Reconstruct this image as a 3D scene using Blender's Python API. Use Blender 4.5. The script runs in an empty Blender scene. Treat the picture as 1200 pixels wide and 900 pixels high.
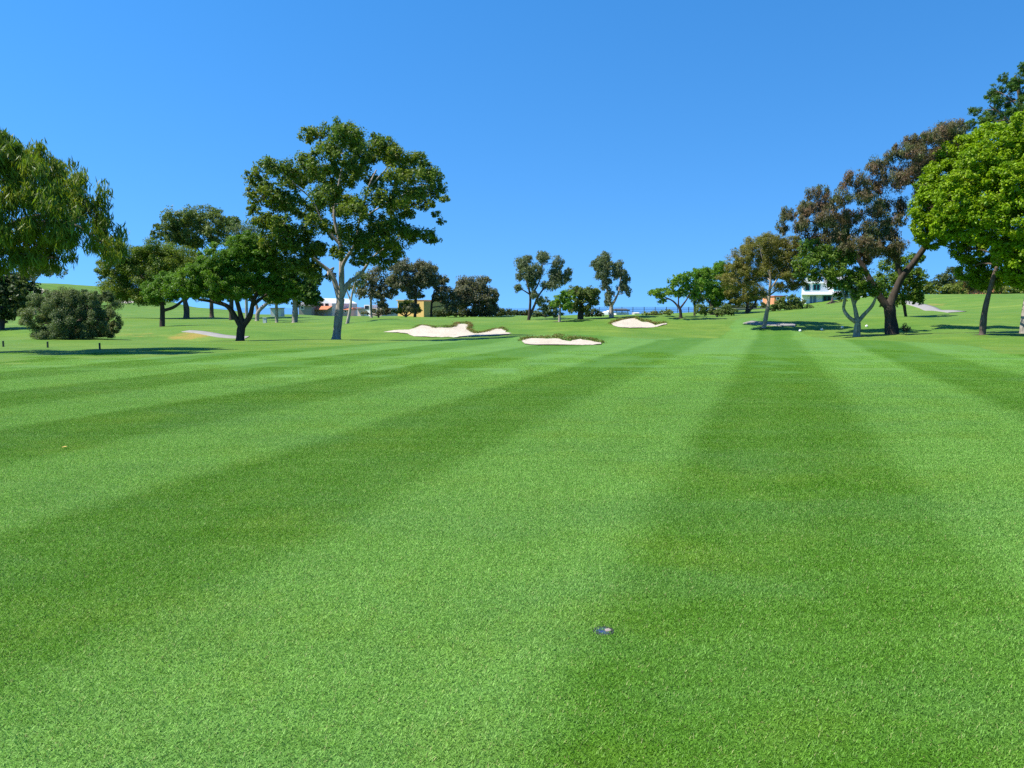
import bpy, math, random
import numpy as np
from mathutils import Vector
from mathutils.geometry import delaunay_2d_cdt

R = math.radians
scene = bpy.context.scene
COL = scene.collection

# ------------------------------------------------------------------ camera
F = 906.0                       # focal length in pixels of a 1200 x 900 frame
EYE = 1.6
TH = math.atan(90 / F)          # pitch below the horizon
cam_d = bpy.data.cameras.new('camera')
cam = bpy.data.objects.new('camera', cam_d)
COL.objects.link(cam)
cam.location = (0, 0, EYE)
cam.rotation_euler = (math.pi / 2 - TH, 0, 0)
cam_d.sensor_width = 36
cam_d.lens = F / 1200 * 36
cam_d.clip_start = 0.1
cam_d.clip_end = 90000
scene.camera = cam

SUN_EL = R(55)
SUN_DIR = Vector((-math.cos(R(-12)) * math.cos(SUN_EL), math.sin(R(-12)) * math.cos(SUN_EL), math.sin(SUN_EL)))  # towards the sun


def ray(u, v):
    a = (np.asarray(u, float) - 600) / F
    b = (np.asarray(v, float) - 450) / F
    return a, math.cos(TH) - b * math.sin(TH), -math.sin(TH) - b * math.cos(TH)


def at(u, v, y):
    """world point seen at (u, v), y metres ahead"""
    dx, dy, dz = ray(u, v)
    t = y / dy
    return np.array([dx * t, y, EYE + dz * t])


# ------------------------------------------------------------------ terrain height
def ss(a, b, t):
    t = np.clip((np.asarray(t, float) - a) / (b - a), 0, 1)
    return t * t * (3 - 2 * t)


def ga(x, y, cx, cy, sx, sy):
    return np.exp(-((x - cx) / sx) ** 2 - ((y - cy) / sy) ** 2)


def H(x, y):
    x = np.asarray(x, float)
    y = np.asarray(y, float)
    far = ss(31, 44, y)
    z = 0 * x
    # left hill
    z = z + ss(80, 180, y) * (6.0 * ss(78, 112, -x) + 1.3 * ss(20, 90, -x))
    # right slope
    z = z + ss(45, 112, y) * (0.7 * ss(20, 40, x) + 2.2 * ss(34, 58, x) + 1.2 * ss(60, 140, x))
    z = z + 0.3 * ss(14, 30, x) * ss(31, 46, y)
    # plateau behind the bunkers
    pl = np.interp(y, [38, 43, 47, 49.5, 52, 55.5, 58.5, 63, 72, 85, 120, 140], [0, -.12, -.27, -.31, .0, .45, .64, .62, .48, .3, .12, .1])
    z = z + pl * (0.35 + 0.65 * ss(-14, -8, x))
    z = z + 0.34 * ga(x, y, 9.0, 59, 4.6, 4.0)
    # swale behind the fairway lip, left, and one in front of the right-hand trees
    z = z - 0.62 * ss(39.6, 43.5, y) * (1 - ss(45, 53, y)) * ss(2, 8, -x)
    z = z - 0.35 * ss(31, 38, y) * (1 - ss(38, 47, y)) * ss(17, 24, x)
    z = z + 0.26 * ga(x, y, 2.3, 37.3, 3.4, 2.2) * far ** 0.3
    # soft rolls in the rough
    z = z + far * (0.15 * np.sin(x * 0.21 + 1.3) * np.sin(y * 0.17 + .4) + 0.07 * np.sin(x * .5 + y * .33))
    # the land falls away to the sea
    y0 = 138 + 62 * ss(45, 80, -x) - 8 * ss(25, 45, x)
    z = z - 78 * ss(y0, y0 + 230, y) 
    return z


def ground(u, v, dmax=200):
    dx, dy, dz = ray(u, v)
    d = np.concatenate([np.arange(2, 60, .05), np.arange(60, dmax, .15)])
    t = d / dy
    below = (EYE + dz * t) <= H(dx * t, d)
    k = np.argmax(below)
    if not below.any():
        k = len(d) - 1
    return np.array([dx * t[k], d[k], float(H(dx * t[k], d[k]))])


def onground(u, y):
    """ground point in the column u, y metres ahead"""
    dx, dy, dz = ray(u, 365)
    x = dx * y / dy
    return np.array([x, y, float(H(x, y))])


# ------------------------------------------------------------------ node helpers
class NT:
    def __init__(self, tree):
        self.t = tree
        self.n = tree.nodes
        self.l = tree.links

    def new(self, typ, **kw):
        n = self.n.new(typ)
        for k, v in kw.items():
            setattr(n, k, v)
        return n

    def put(self, node, idx, val):
        if val is None:
            return
        if isinstance(val, bpy.types.NodeSocket):
            self.l.new(val, node.inputs[idx])
        else:
            node.inputs[idx].default_value = val

    def math(self, op, a, b=None, c=None, clamp=False):
        n = self.new('ShaderNodeMath', operation=op, use_clamp=clamp)
        self.put(n, 0, a); self.put(n, 1, b); self.put(n, 2, c)
        return n.outputs[0]

    def mix(self, f, a, b, blend='MIX'):
        n = self.new('ShaderNodeMix', data_type='RGBA', blend_type=blend)
        self.put(n, 0, f)
        self.put(n, 6, a if isinstance(a, bpy.types.NodeSocket) else (*a, 1))
        self.put(n, 7, b if isinstance(b, bpy.types.NodeSocket) else (*b, 1))
        return n.outputs[2]

    def noise(self, vec, scale, detail=3, rough=.55, out=0):
        n = self.new('ShaderNodeTexNoise')
        if vec is not None:
            self.l.new(vec, n.inputs['Vector'])
        n.inputs['Scale'].default_value = scale
        n.inputs['Detail'].default_value = detail
        n.inputs['Roughness'].default_value = rough
        return n.outputs[out]

    def remap(self, val, a, b, c=0.0, d=1.0):
        n = self.new('ShaderNodeMapRange')
        self.put(n, 0, val)
        for i, q in enumerate((a, b, c, d)):
            self.put(n, i + 1, q)
        return n.outputs[0]

    def mapping(self, vec, scale=(1, 1, 1), rot=(0, 0, 0)):
        n = self.new('ShaderNodeMapping')
        self.l.new(vec, n.inputs[0])
        n.inputs['Scale'].default_value = scale
        n.inputs['Rotation'].default_value = rot
        return n.outputs[0]

    def vmath(self, op, a, b):
        n = self.new('ShaderNodeVectorMath', operation=op)
        self.put(n, 0, a); self.put(n, 1, b)
        return n.outputs[0]


def material(name):
    m = bpy.data.materials.new(name)
    m.use_nodes = True
    nt = NT(m.node_tree)
    bsdf = m.node_tree.nodes['Principled BSDF']
    return m, nt, bsdf


def plain(name, col, rough=.8, var=.25, scale=3.0, bump=0.0, spec=.3):
    m, nt, b = material(name)
    co = nt.new('ShaderNodeTexCoord').outputs['Object']
    f = nt.noise(co, scale, 5, .6)
    c = nt.mix(nt.remap(f, .3, .7), tuple(x * (1 - var) for x in col), tuple(min(1, x * (1 + var)) for x in col))
    nt.l.new(c, b.inputs['Base Color'])
    b.inputs['Roughness'].default_value = rough
    b.inputs['Specular IOR Level'].default_value = spec
    if bump:
        bn = nt.new('ShaderNodeBump')
        bn.inputs['Strength'].default_value = bump
        bn.inputs['Distance'].default_value = .03
        nt.l.new(nt.noise(co, scale * 8, 4, .6), bn.inputs['Height'])
        nt.l.new(bn.outputs[0], b.inputs['Normal'])
    return m


# ------------------------------------------------------------------ turf colour, shared by the ground and the blades
def turf_group():
    g = bpy.data.node_groups.new('turf_colour', 'ShaderNodeTree')
    g.interface.new_socket('fairway', in_out='OUTPUT', socket_type='NodeSocketColor')
    g.interface.new_socket('rough', in_out='OUTPUT', socket_type='NodeSocketColor')
    nt = NT(g)
    out = nt.new('NodeGroupOutput')
    pos = nt.new('ShaderNodeNewGeometry').outputs['Position']
    sep = nt.new('ShaderNodeSeparateXYZ')
    nt.l.new(pos, sep.inputs[0])
    x, y = sep.outputs[0], sep.outputs[1]
    # mowing stripes: the mower runs along (0.335, 1)
    wob = nt.noise(pos, .11, 2, .5)
    wob2 = nt.noise(pos, .9, 2, .5)
    s = nt.math('SUBTRACT', x, nt.math('MULTIPLY', y, .335))
    s = nt.math('ADD', s, .9)
    s = nt.math('ADD', s, nt.math('MULTIPLY', nt.math('SUBTRACT', wob, .5), .6))
    s = nt.math('ADD', s, nt.math('MULTIPLY', nt.math('SUBTRACT', wob2, .5), .28))
    w = nt.math('SINE', nt.math('MULTIPLY', s, math.pi / 2.28))
    dark = nt.math('MULTIPLY_ADD', w, 1.9, .5, clamp=True)
    # streaks of the cross cut and patches
    st = nt.noise(nt.mapping(pos, (.22, 2.2, 1), (0, 0, R(-6))), 1.0, 4, .6)
    pa = nt.noise(pos, .45, 4, .6)
    pf = nt.noise(pos, 3.2, 4, .65)
    k = nt.math('MULTIPLY', dark, nt.remap(pa, .3, .7, .74, 1.0))
    fine = nt.math('SINE', nt.math('MULTIPLY', s, math.pi / .57))
    k = nt.math('ADD', k, nt.math('MULTIPLY', fine, .07))
    k = nt.math('ADD', k, nt.remap(st, .32, .68, -.2, .2))
    k = nt.math('ADD', k, nt.remap(pf, .3, .7, -.13, .13))
    k = nt.math('MINIMUM', nt.math('MAXIMUM', k, -.1), 1.15)
    fair = nt.mix(nt.remap(k, -.1, 1.15), LIGHT, DARK)
    yel = nt.noise(nt.vmath('ADD', pos, (31, 7, 0)), .8, 4, .65)
    fair = nt.mix(nt.remap(yel, .50, .72, 0, .5), fair, YELL)
    blu = nt.noise(nt.mapping(nt.vmath('ADD', pos, (-13, 22, 0)), (.7, 1.3, 1)), .62, 4, .62)
    fair = nt.mix(nt.remap(blu, .48, .68, 0, .42), fair, (.120, .270, .070))
    nt.l.new(fair, out.inputs[0])
    # rough
    r1 = nt.noise(pos, .16, 4, .6)
    r2 = nt.noise(nt.mapping(pos, (.5, 1.6, 1)), .8, 4, .65)
    rr = nt.mix(nt.remap(r1, .35, .65), ROUGH_A, ROUGH_B)
    rr = nt.mix(nt.remap(r2, .35, .72, 0, .75), rr, ROUGH_C)
    rw = nt.math('SINE', nt.math('ADD', nt.math('MULTIPLY', x, .55), nt.math('ADD', nt.math('MULTIPLY', y, 1.5), nt.math('MULTIPLY', r1, 9))))
    rr = nt.mix(nt.remap(rw, -.5, .5, 0, .32), rr, (.11, .27, .035))
    nt.l.new(rr, out.inputs[1])
    return g


LIGHT = (.180, .365, .070)
DARK = (.088, .228, .013)
YELL = (.170, .300, .030)
ROUGH_A = (.180, .325, .042)
ROUGH_B = (.265, .375, .060)
ROUGH_C = (.090, .215, .026)
TURF = turf_group()


def ground_material():
    m, nt, b = material('turf_ground')
    g = nt.new('ShaderNodeGroup')
    g.node_tree = TURF
    pos = nt.new('ShaderNodeNewGeometry').outputs['Position']
    at_ = nt.new('ShaderNodeAttribute', attribute_name='fairway')
    dry = nt.new('ShaderNodeAttribute', attribute_name='dry')
    edge = nt.noise(pos, 1.2, 3, .6)
    fw = nt.math('ADD', at_.outputs['Fac'], nt.remap(edge, .3, .7, -.2, .2))
    fw = nt.remap(fw, .4, .6)
    c = nt.mix(fw, g.outputs[1], g.outputs[0])
    dr = nt.math('ADD', dry.outputs['Fac'], nt.remap(edge, .3, .7, -.25, .25))
    c = nt.mix(nt.remap(dr, .3, .75, 0, .9), c, (.46, .34, .075))
    ba = nt.new('ShaderNodeAttribute', attribute_name='bare')
    br = nt.math('ADD', ba.outputs['Fac'], nt.remap(edge, .3, .7, -.25, .25))
    c = nt.mix(nt.remap(br, .35, .8, 0, .85), c, (.10, .075, .045))
    # fine blade texture, light and dark specks
    f1 = nt.noise(nt.mapping(pos, (1, .6, 1)), 45, 3, .7)
    f2 = nt.noise(pos, 9, 4, .7)
    c = nt.mix(1.0, c, nt.mix(nt.remap(f1, .3, .7), (.42, .44, .42), (.86, .86, .84)), 'MULTIPLY')
    c = nt.mix(1.0, c, nt.mix(nt.remap(f2, .3, .7), (.8, .8, .8), (1.08, 1.08, 1.05)), 'MULTIPLY')
    nt.l.new(c, b.inputs['Base Color'])
    b.inputs['Roughness'].default_value = .75
    b.inputs['Specular IOR Level'].default_value = .12
    bn = nt.new('ShaderNodeBump')
    bn.inputs['Strength'].default_value = .5
    bn.inputs['Distance'].default_value = .03
    nt.l.new(f1, bn.inputs['Height'])
    nt.l.new(bn.outputs[0], b.inputs['Normal'])
    return m


def blade_material():
    m, nt, b = material('turf_blades')
    g = nt.new('ShaderNodeGroup')
    g.node_tree = TURF
    geo = nt.new('ShaderNodeNewGeometry')
    rnd = geo.outputs['Random Per Island']
    v = nt.mix(rnd, (.80, .88, .70), (1.65, 1.55, 1.55))
    c = nt.mix(1.0, g.outputs[0], v, 'MULTIPLY')
    straw = nt.math('GREATER_THAN', nt.math('FRACT', nt.math('MULTIPLY', rnd, 37.7)), .965)
    c = nt.mix(nt.math('MULTIPLY', straw, .7), c, (.40, .38, .16))
    nt.l.new(c, b.inputs['Base Color'])
    b.inputs['Roughness'].default_value = .5
    b.inputs['Specular IOR Level'].default_value = .25
    tr = nt.new('ShaderNodeBsdfTranslucent')
    nt.l.new(c, tr.inputs['Color'])
    mx = nt.new('ShaderNodeMixShader')
    mx.inputs[0].default_value = .3
    nt.l.new(b.outputs[0], mx.inputs[1])
    nt.l.new(tr.outputs[0], mx.inputs[2])
    nt.l.new(mx.outputs[0], nt.n['Material Output'].inputs['Surface'])
    return m


# ------------------------------------------------------------------ mesh helpers
def mesh_from(name, co, faces_flat, nper, mat):
    """co (n,3); faces_flat: flat index array, nper vertices per face"""
    me = bpy.data.meshes.new(name)
    co = np.ascontiguousarray(co, np.float32)
    idx = np.ascontiguousarray(faces_flat, np.int32).ravel()
    nf = len(idx) // nper
    me.vertices.add(len(co))
    me.vertices.foreach_set('co', co.ravel())
    me.loops.add(len(idx))
    me.loops.foreach_set('vertex_index', idx)
    me.polygons.add(nf)
    me.polygons.foreach_set('loop_start', np.arange(nf, dtype=np.int32) * nper)
    me.update(calc_edges=True)
    if mat:
        me.materials.append(mat)
    return me


def link(name, me, parent=None, kind=None, label=None, cat=None, group=None, smooth=False):
    o = bpy.data.objects.new(name, me)
    COL.objects.link(o)
    if smooth and me is not None:
        me.polygons.foreach_set('use_smooth', np.ones(len(me.polygons), bool))
    if parent is not None:
        o.parent = parent
    tag(o, label, cat, group, kind)
    return o


def tag(o, label=None, cat=None, group=None, kind=None):
    if label: o['label'] = label
    if cat: o['category'] = cat
    if group: o['group'] = group
    if kind: o['kind'] = kind
    return o


def thing(name, label, cat, loc, group=None):
    o = bpy.data.objects.new(name, None)
    o.empty_display_size = .3
    COL.objects.link(o)
    o.location = loc
    tag(o, label, cat, group)
    return o


class MB:
    """collects boxes and prisms into one mesh (quads + tris)"""
    def __init__(self):
        self.v, self.f = [], []

    def poly(self, pts, faces):
        k = len(self.v)
        self.v += [tuple(p) for p in pts]
        self.f += [tuple(i + k for i in f) for f in faces]
        return self

    def box(self, x0, x1, y0, y1, z0, z1):
        return self.poly([(x0, y0, z0), (x1, y0, z0), (x1, y1, z0), (x0, y1, z0), (x0, y0, z1), (x1, y0, z1), (x1, y1, z1), (x0, y1, z1)],
                         [(0, 3, 2, 1), (4, 5, 6, 7), (0, 1, 5, 4), (1, 2, 6, 5), (2, 3, 7, 6), (3, 0, 4, 7)])

    def gable(self, x0, x1, y0, y1, z0, z1, along='y'):
        """triangular prism, ridge along an axis"""
        if along == 'y':
            xm = (x0 + x1) / 2
            p = [(x0, y0, z0), (x1, y0, z0), (xm, y0, z1), (x0, y1, z0), (x1, y1, z0), (xm, y1, z1)]
        else:
            ym = (y0 + y1) / 2
            p = [(x0, y1, z0), (x0, y0, z0), (x0, ym, z1), (x1, y1, z0), (x1, y0, z0), (x1, ym, z1)]
        return self.poly(p, [(0, 1, 2), (3, 5, 4), (0, 2, 5, 3), (1, 4, 5, 2), (0, 3, 4, 1)])

    def build(self, name, mat, parent=None, **kw):
        me = bpy.data.meshes.new(name)
        me.from_pydata(self.v, [], self.f)
        me.materials.append(mat)
        me.update()
        return link(name, me, parent, **kw)


# ------------------------------------------------------------------ setting: ground, sea
def axis(fine0, fine1, step, lo, hi, grow=1.06):
    a = list(np.arange(fine0, fine1 + 1e-6, step))
    s = step
    while a[-1] < hi:
        s *= grow
        a.append(min(hi, a[-1] + s))
    s = step
    b = []
    q = fine0
    while q > lo:
        s *= grow
        q = max(lo, q - s)
        b.append(q)
    return np.array(b[::-1] + a)


def px_poly(pts):
    return np.array([ground(u, v)[:2] for u, v in pts])


def inside(px, py, poly):
    r = np.zeros(px.shape, bool)
    n = len(poly)
    for i in range(n):
        x0, y0 = poly[i]
        x1, y1 = poly[(i + 1) % n]
        c = ((y0 > py) != (y1 > py)) & (px < (x1 - x0) * (py - y0) / (y1 - y0 + 1e-12) + x0)
        r ^= c
    return r


def build_ground():
    xs = axis(-24, 36, .4, -420, 420, 1.045)
    ys = axis(-2, 64, .4, -60, 460, 1.035)
    X, Y = np.meshgrid(xs, ys)
    Z = H(X, Y)
    nx, ny = len(xs), len(ys)
    co = np.stack([X, Y, Z], -1).reshape(-1, 3)
    i = np.arange(nx * ny).reshape(ny, nx)
    f = np.stack([i[:-1, :-1], i[:-1, 1:], i[1:, 1:], i[1:, :-1]], -1).reshape(-1, 4)
    me = mesh_from('ground', co, f, 4, ground_material())
    # fairway outline in plan (metres)
    fw = [(-60, -20), (-60, 10), (-22, 16.5), (-13.8, 21.5), (-9.3, 28.5), (-5, 36), (-1.5, 39.5), (1.2, 40), (6, 40.5), (8.2, 43), (11, 46), (14.5, 52), (17, 58), (19.5, 58),
          (19.0, 50), (18.6, 42), (19.5, 37), (18.8, 31), (16.2, 25), (16.5, 20), (30, 6), (60, -20)]
    mask = inside(co[:, 0], co[:, 1], fw).astype(np.float32)
    m2 = mask.reshape(ny, nx)
    for _ in range(2):
        m2 = (m2 + np.roll(m2, 1, 0) + np.roll(m2, -1, 0) + np.roll(m2, 1, 1) + np.roll(m2, -1, 1)) / 5
    a = me.attributes.new('fairway', 'FLOAT', 'POINT')
    a.data.foreach_set('value', np.ascontiguousarray(m2.ravel(), np.float32))
    dry = np.zeros(len(co))
    for (u, v, ru, rd, k) in DRY:
        p = ground(u, v)
        w = ru * p[1] / F
        dry += k * ga(co[:, 0], co[:, 1], p[0], p[1], w, rd)
    a = me.attributes.new('dry', 'FLOAT', 'POINT')
    a.data.foreach_set('value', np.ascontiguousarray(dry, np.float32))
    bare = np.zeros(len(co))
    for x_, y_, r_ in SOIL:
        bare = np.maximum(bare, ga(co[:, 0], co[:, 1], x_, y_, r_, r_))
    a = me.attributes.new('bare', 'FLOAT', 'POINT')
    a.data.foreach_set('value', np.ascontiguousarray(bare, np.float32))
    return link('ground', me, kind='structure', label='striped mown golf fairway and rolling rough', cat='ground', smooth=True)


SOIL = []
DRY = [(228, 393, 26, 1.5, .95), (165, 393, 30, 2.0, .4), (1093, 357, 22, 2.5, .5), (1075, 354, 16, 2, .35), (890, 369, 40, 4, .25)]


def build_sea():
    m, nt, b = material('sea_water')
    b.inputs['Base Color'].default_value = (.08, .22, .42, 1)
    b.inputs['Roughness'].default_value = .35
    co = nt.new('ShaderNodeTexCoord').outputs['Object']
    bn = nt.new('ShaderNodeBump')
    bn.inputs['Strength'].default_value = .5
    bn.inputs['Distance'].default_value = 2
    nt.l.new(nt.noise(nt.mapping(co, (1, .4, 1)), .02, 6, .65), bn.inputs['Height'])
    nt.l.new(bn.outputs[0], b.inputs['Normal'])
    xs = np.linspace(-70000, 70000, 8)
    ys = np.array([250, 2000, 10000, 30000, 70000.])
    X, Y = np.meshgrid(xs, ys)
    co = np.stack([X, Y, X * 0 - 72], -1).reshape(-1, 3)
    i = np.arange(len(co)).reshape(len(ys), len(xs))
    f = np.stack([i[:-1, :-1], i[:-1, 1:], i[1:, 1:], i[1:, :-1]], -1).reshape(-1, 4)
    return link('sea', mesh_from('sea', co, f, 4, m), kind='structure', label='blue sea on the far horizon', cat='sea')


build_sea()


# ------------------------------------------------------------------ near turf: blades of mown grass
def build_grass():
    rng = np.random.default_rng(5)
    n = 66000
    p = rng.uniform(-.75, .75, (n, 2))
    pr = np.clip((.75 - np.abs(p)) / .5, 0, 1).prod(1)
    p = p[rng.random(n) < pr]
    n = len(p)
    az = rng.uniform(0, 2 * math.pi, n)
    lean = rng.uniform(.35, 1.35, n)
    L = rng.uniform(.010, .025, n)
    W = rng.uniform(.0016, .0030, n)
    d = np.stack([np.cos(az) * np.sin(lean), np.sin(az) * np.sin(lean), np.cos(lean)], -1)
    s = np.stack([-np.sin(az), np.cos(az), 0 * az], -1)
    base = np.stack([p[:, 0], p[:, 1], 0 * az - .002], -1)
    mid = base + d * (L * .55)[:, None]
    d2 = d.copy()
    d2[:, 2] -= .35
    d2 /= np.linalg.norm(d2, axis=1)[:, None]
    tip = mid + d2 * (L * .5)[:, None]
    h = (W / 2)[:, None]
    co = np.stack([base - s * h, base + s * h, mid + s * h, tip, mid - s * h], 1).reshape(-1, 3)
    co[:, 2] = np.maximum(co[:, 2], .001 - .003)
    k = np.arange(n)[:, None] * 5
    f = k + np.array([[0, 1, 2, 3, 4]])
    me = mesh_from('grass', co, f, 5, blade_material())
    o = link('grass', me, kind='stuff', label='short mown grass blades of the near fairway', cat='grass')
    g = bpy.data.node_groups.new('scatter_turf', 'GeometryNodeTree')
    g.interface.new_socket('Geometry', in_out='INPUT', socket_type='NodeSocketGeometry')
    g.interface.new_socket('Geometry', in_out='OUTPUT', socket_type='NodeSocketGeometry')
    nt = NT(g)
    gi, go = nt.new('NodeGroupInput'), nt.new('NodeGroupOutput')
    grid = nt.new('GeometryNodeMeshGrid')
    nxg, nyg = 48, 32
    grid.inputs['Size X'].default_value = nxg - 1
    grid.inputs['Size Y'].default_value = nyg - 1
    grid.inputs['Vertices X'].default_value = nxg
    grid.inputs['Vertices Y'].default_value = nyg
    tr = nt.new('GeometryNodeTransform')
    tr.inputs['Translation'].default_value = (0.3, (nyg - 1) / 2 - 1.0, 0)
    nt.l.new(grid.outputs['Mesh'], tr.inputs['Geometry'])
    pos = nt.new('GeometryNodeInputPosition')
    sp = nt.new('ShaderNodeSeparateXYZ')
    nt.l.new(pos.outputs[0], sp.inputs[0])
    ax = nt.math('ABSOLUTE', sp.outputs[0])
    lim = nt.math('ADD', nt.math('MULTIPLY', sp.outputs[1], .72), 2.5)
    rk = nt.new('FunctionNodeRandomValue', data_type='FLOAT')
    rk.inputs['Seed'].default_value = 9
    gone = nt.math('GREATER_THAN', nt.remap(sp.outputs[1], 17.0, 30.0, 0.0, 1.0), rk.outputs[1])
    sel = nt.math('MAXIMUM', nt.math('GREATER_THAN', ax, lim), gone)
    dl = nt.new('GeometryNodeDeleteGeometry', domain='POINT')
    nt.l.new(tr.outputs[0], dl.inputs['Geometry'])
    nt.l.new(sel, dl.inputs['Selection'])
    rv = nt.new('FunctionNodeRandomValue', data_type='FLOAT')
    rv.inputs[2].default_value = 0
    rv.inputs[3].default_value = 3.999
    rot = nt.math('MULTIPLY', nt.math('FLOOR', rv.outputs[1]), math.pi / 2)
    cr = nt.new('ShaderNodeCombineXYZ')
    nt.l.new(rot, cr.inputs[2])
    zs = nt.remap(sp.outputs[1], 12.0, 28.0, 1.0, .25)
    cs = nt.new('ShaderNodeCombineXYZ')
    cs.inputs[0].default_value = 1
    cs.inputs[1].default_value = 1
    nt.l.new(zs, cs.inputs[2])
    ip = nt.new('GeometryNodeInstanceOnPoints')
    nt.l.new(dl.outputs[0], ip.inputs['Points'])
    nt.l.new(gi.outputs[0], ip.inputs['Instance'])
    nt.l.new(cr.outputs[0], ip.inputs['Rotation'])
    nt.l.new(cs.outputs[0], ip.inputs['Scale'])
    nt.l.new(ip.outputs[0], go.inputs[0])
    md = o.modifiers.new('scatter', 'NODES')
    md.node_group = g
    return o


build_grass()


# ------------------------------------------------------------------ foliage and bark
def leaf_material(name, c1, c2, c3, gloss=.25, trans=.35, patch=.7):
    c1, c2, c3 = (tuple(a * k for a, k in zip(c, (1.42, 1.62, 1.0))) for c in (c1, c2, c3))
    m, nt, b = material(name)
    geo = nt.new('ShaderNodeNewGeometry')
    rnd = geo.outputs['Random Per Island']
    n = nt.noise(geo.outputs['Position'], patch, 3, .6)
    c = nt.mix(nt.remap(n, .36, .64), c1, c2)
    c = nt.mix(nt.remap(nt.math('FRACT', nt.math('MULTIPLY', rnd, 7.31)), .62, 1.0, 0, .85), c, c3)
    c = nt.mix(1.0, c, nt.mix(rnd, (.7, .7, .7), (1.3, 1.3, 1.3)), 'MULTIPLY')
    nt.l.new(c, b.inputs['Base Color'])
    b.inputs['Roughness'].default_value = .5
    b.inputs['Specular IOR Level'].default_value = gloss
    tr = nt.new('ShaderNodeBsdfTranslucent')
    nt.l.new(nt.mix(1.0, c, (1.1, 1.2, .6), 'MULTIPLY'), tr.inputs['Color'])
    mx = nt.new('ShaderNodeMixShader')
    mx.inputs[0].default_value = trans + .05
    nt.l.new(b.outputs[0], mx.inputs[1])
    nt.l.new(tr.outputs[0], mx.inputs[2])
    nt.l.new(mx.outputs[0], nt.n['Material Output'].inputs['Surface'])
    return m


def bark_material(name, c1, c2):
    m, nt, b = material(name)
    co = nt.new('ShaderNodeTexCoord').outputs['Object']
    st = nt.mapping(co, (9, 9, 1.6))
    n = nt.noise(st, 1.3, 5, .65)
    p = nt.noise(co, 1.1, 4, .6)
    f = nt.math('ADD', nt.math('MULTIPLY', n, .65), nt.math('MULTIPLY', p, .35))
    nt.l.new(nt.mix(nt.remap(f, .38, .62), c1, c2), b.inputs['Base Color'])
    b.inputs['Roughness'].default_value = .9
    b.inputs['Specular IOR Level'].default_value = .15
    bn = nt.new('ShaderNodeBump')
    bn.inputs['Strength'].default_value = .8
    bn.inputs['Distance'].default_value = .05
    nt.l.new(n, bn.inputs['Height'])
    nt.l.new(bn.outputs[0], b.inputs['Normal'])
    return m


LEAF = dict(
    pepper=leaf_material('leaf_pepper', (.080, .115, .016), (.170, .165, .016), (.055, .085, .020)),
    oak=leaf_material('leaf_broad', (.072, .105, .020), (.130, .135, .016), (.050, .080, .018), patch=.45),
    pine=leaf_material('leaf_pine', (.070, .125, .014), (.100, .155, .018), (.055, .095, .014)),
    pinedark=leaf_material('leaf_pine_dark', (.040, .080, .016), (.075, .105, .020), (.030, .060, .015)),
    bright=leaf_material('leaf_bright', (.130, .190, .005), (.190, .235, .006), (.075, .120, .005)),
    green=leaf_material('leaf_green', (.070, .140, .018), (.120, .175, .020), (.050, .100, .018)),
    grey=leaf_material('leaf_grey', (.085, .105, .065), (.125, .125, .070), (.065, .085, .060)),
    euc=leaf_material('leaf_gum', (.090, .100, .082), (.115, .115, .085), (.070, .085, .070)),
    dusk=leaf_material('leaf_dusk', (.098, .086, .082), (.125, .105, .090), (.070, .070, .066)),
    brown=leaf_material('leaf_brown', (.125, .110, .032), (.165, .120, .045), (.085, .095, .025)),
    red=leaf_material('leaf_red', (.070, .085, .040), (.155, .078, .082), (.085, .075, .055), patch=.9),
    olive=leaf_material('leaf_olive', (.085, .105, .035), (.105, .115, .040), (.060, .080, .030)),
    deep=leaf_material('leaf_deep', (.058, .100, .018), (.110, .140, .018), (.042, .074, .018)),
    hedge=leaf_material('leaf_hedge', (.045, .060, .028), (.065, .075, .032), (.035, .048, .024)),
    hedgelit=leaf_material('leaf_hedge_lit', (.115, .135, .035), (.150, .150, .042), (.080, .100, .028)),
)
BARK = dict(
    grey=bark_material('bark_grey', (.17, .14, .11), (.40, .35, .29)),
    dark=bark_material('bark_dark', (.035, .028, .022), (.085, .068, .052)),
    brown=bark_material('bark_brown', (.065, .048, .036), (.17, .13, .10)),
    pale=bark_material('bark_pale', (.22, .19, .15), (.46, .41, .34)),
    moss=bark_material('bark_moss', (.10, .105, .08), (.34, .34, .27)),
)


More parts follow.
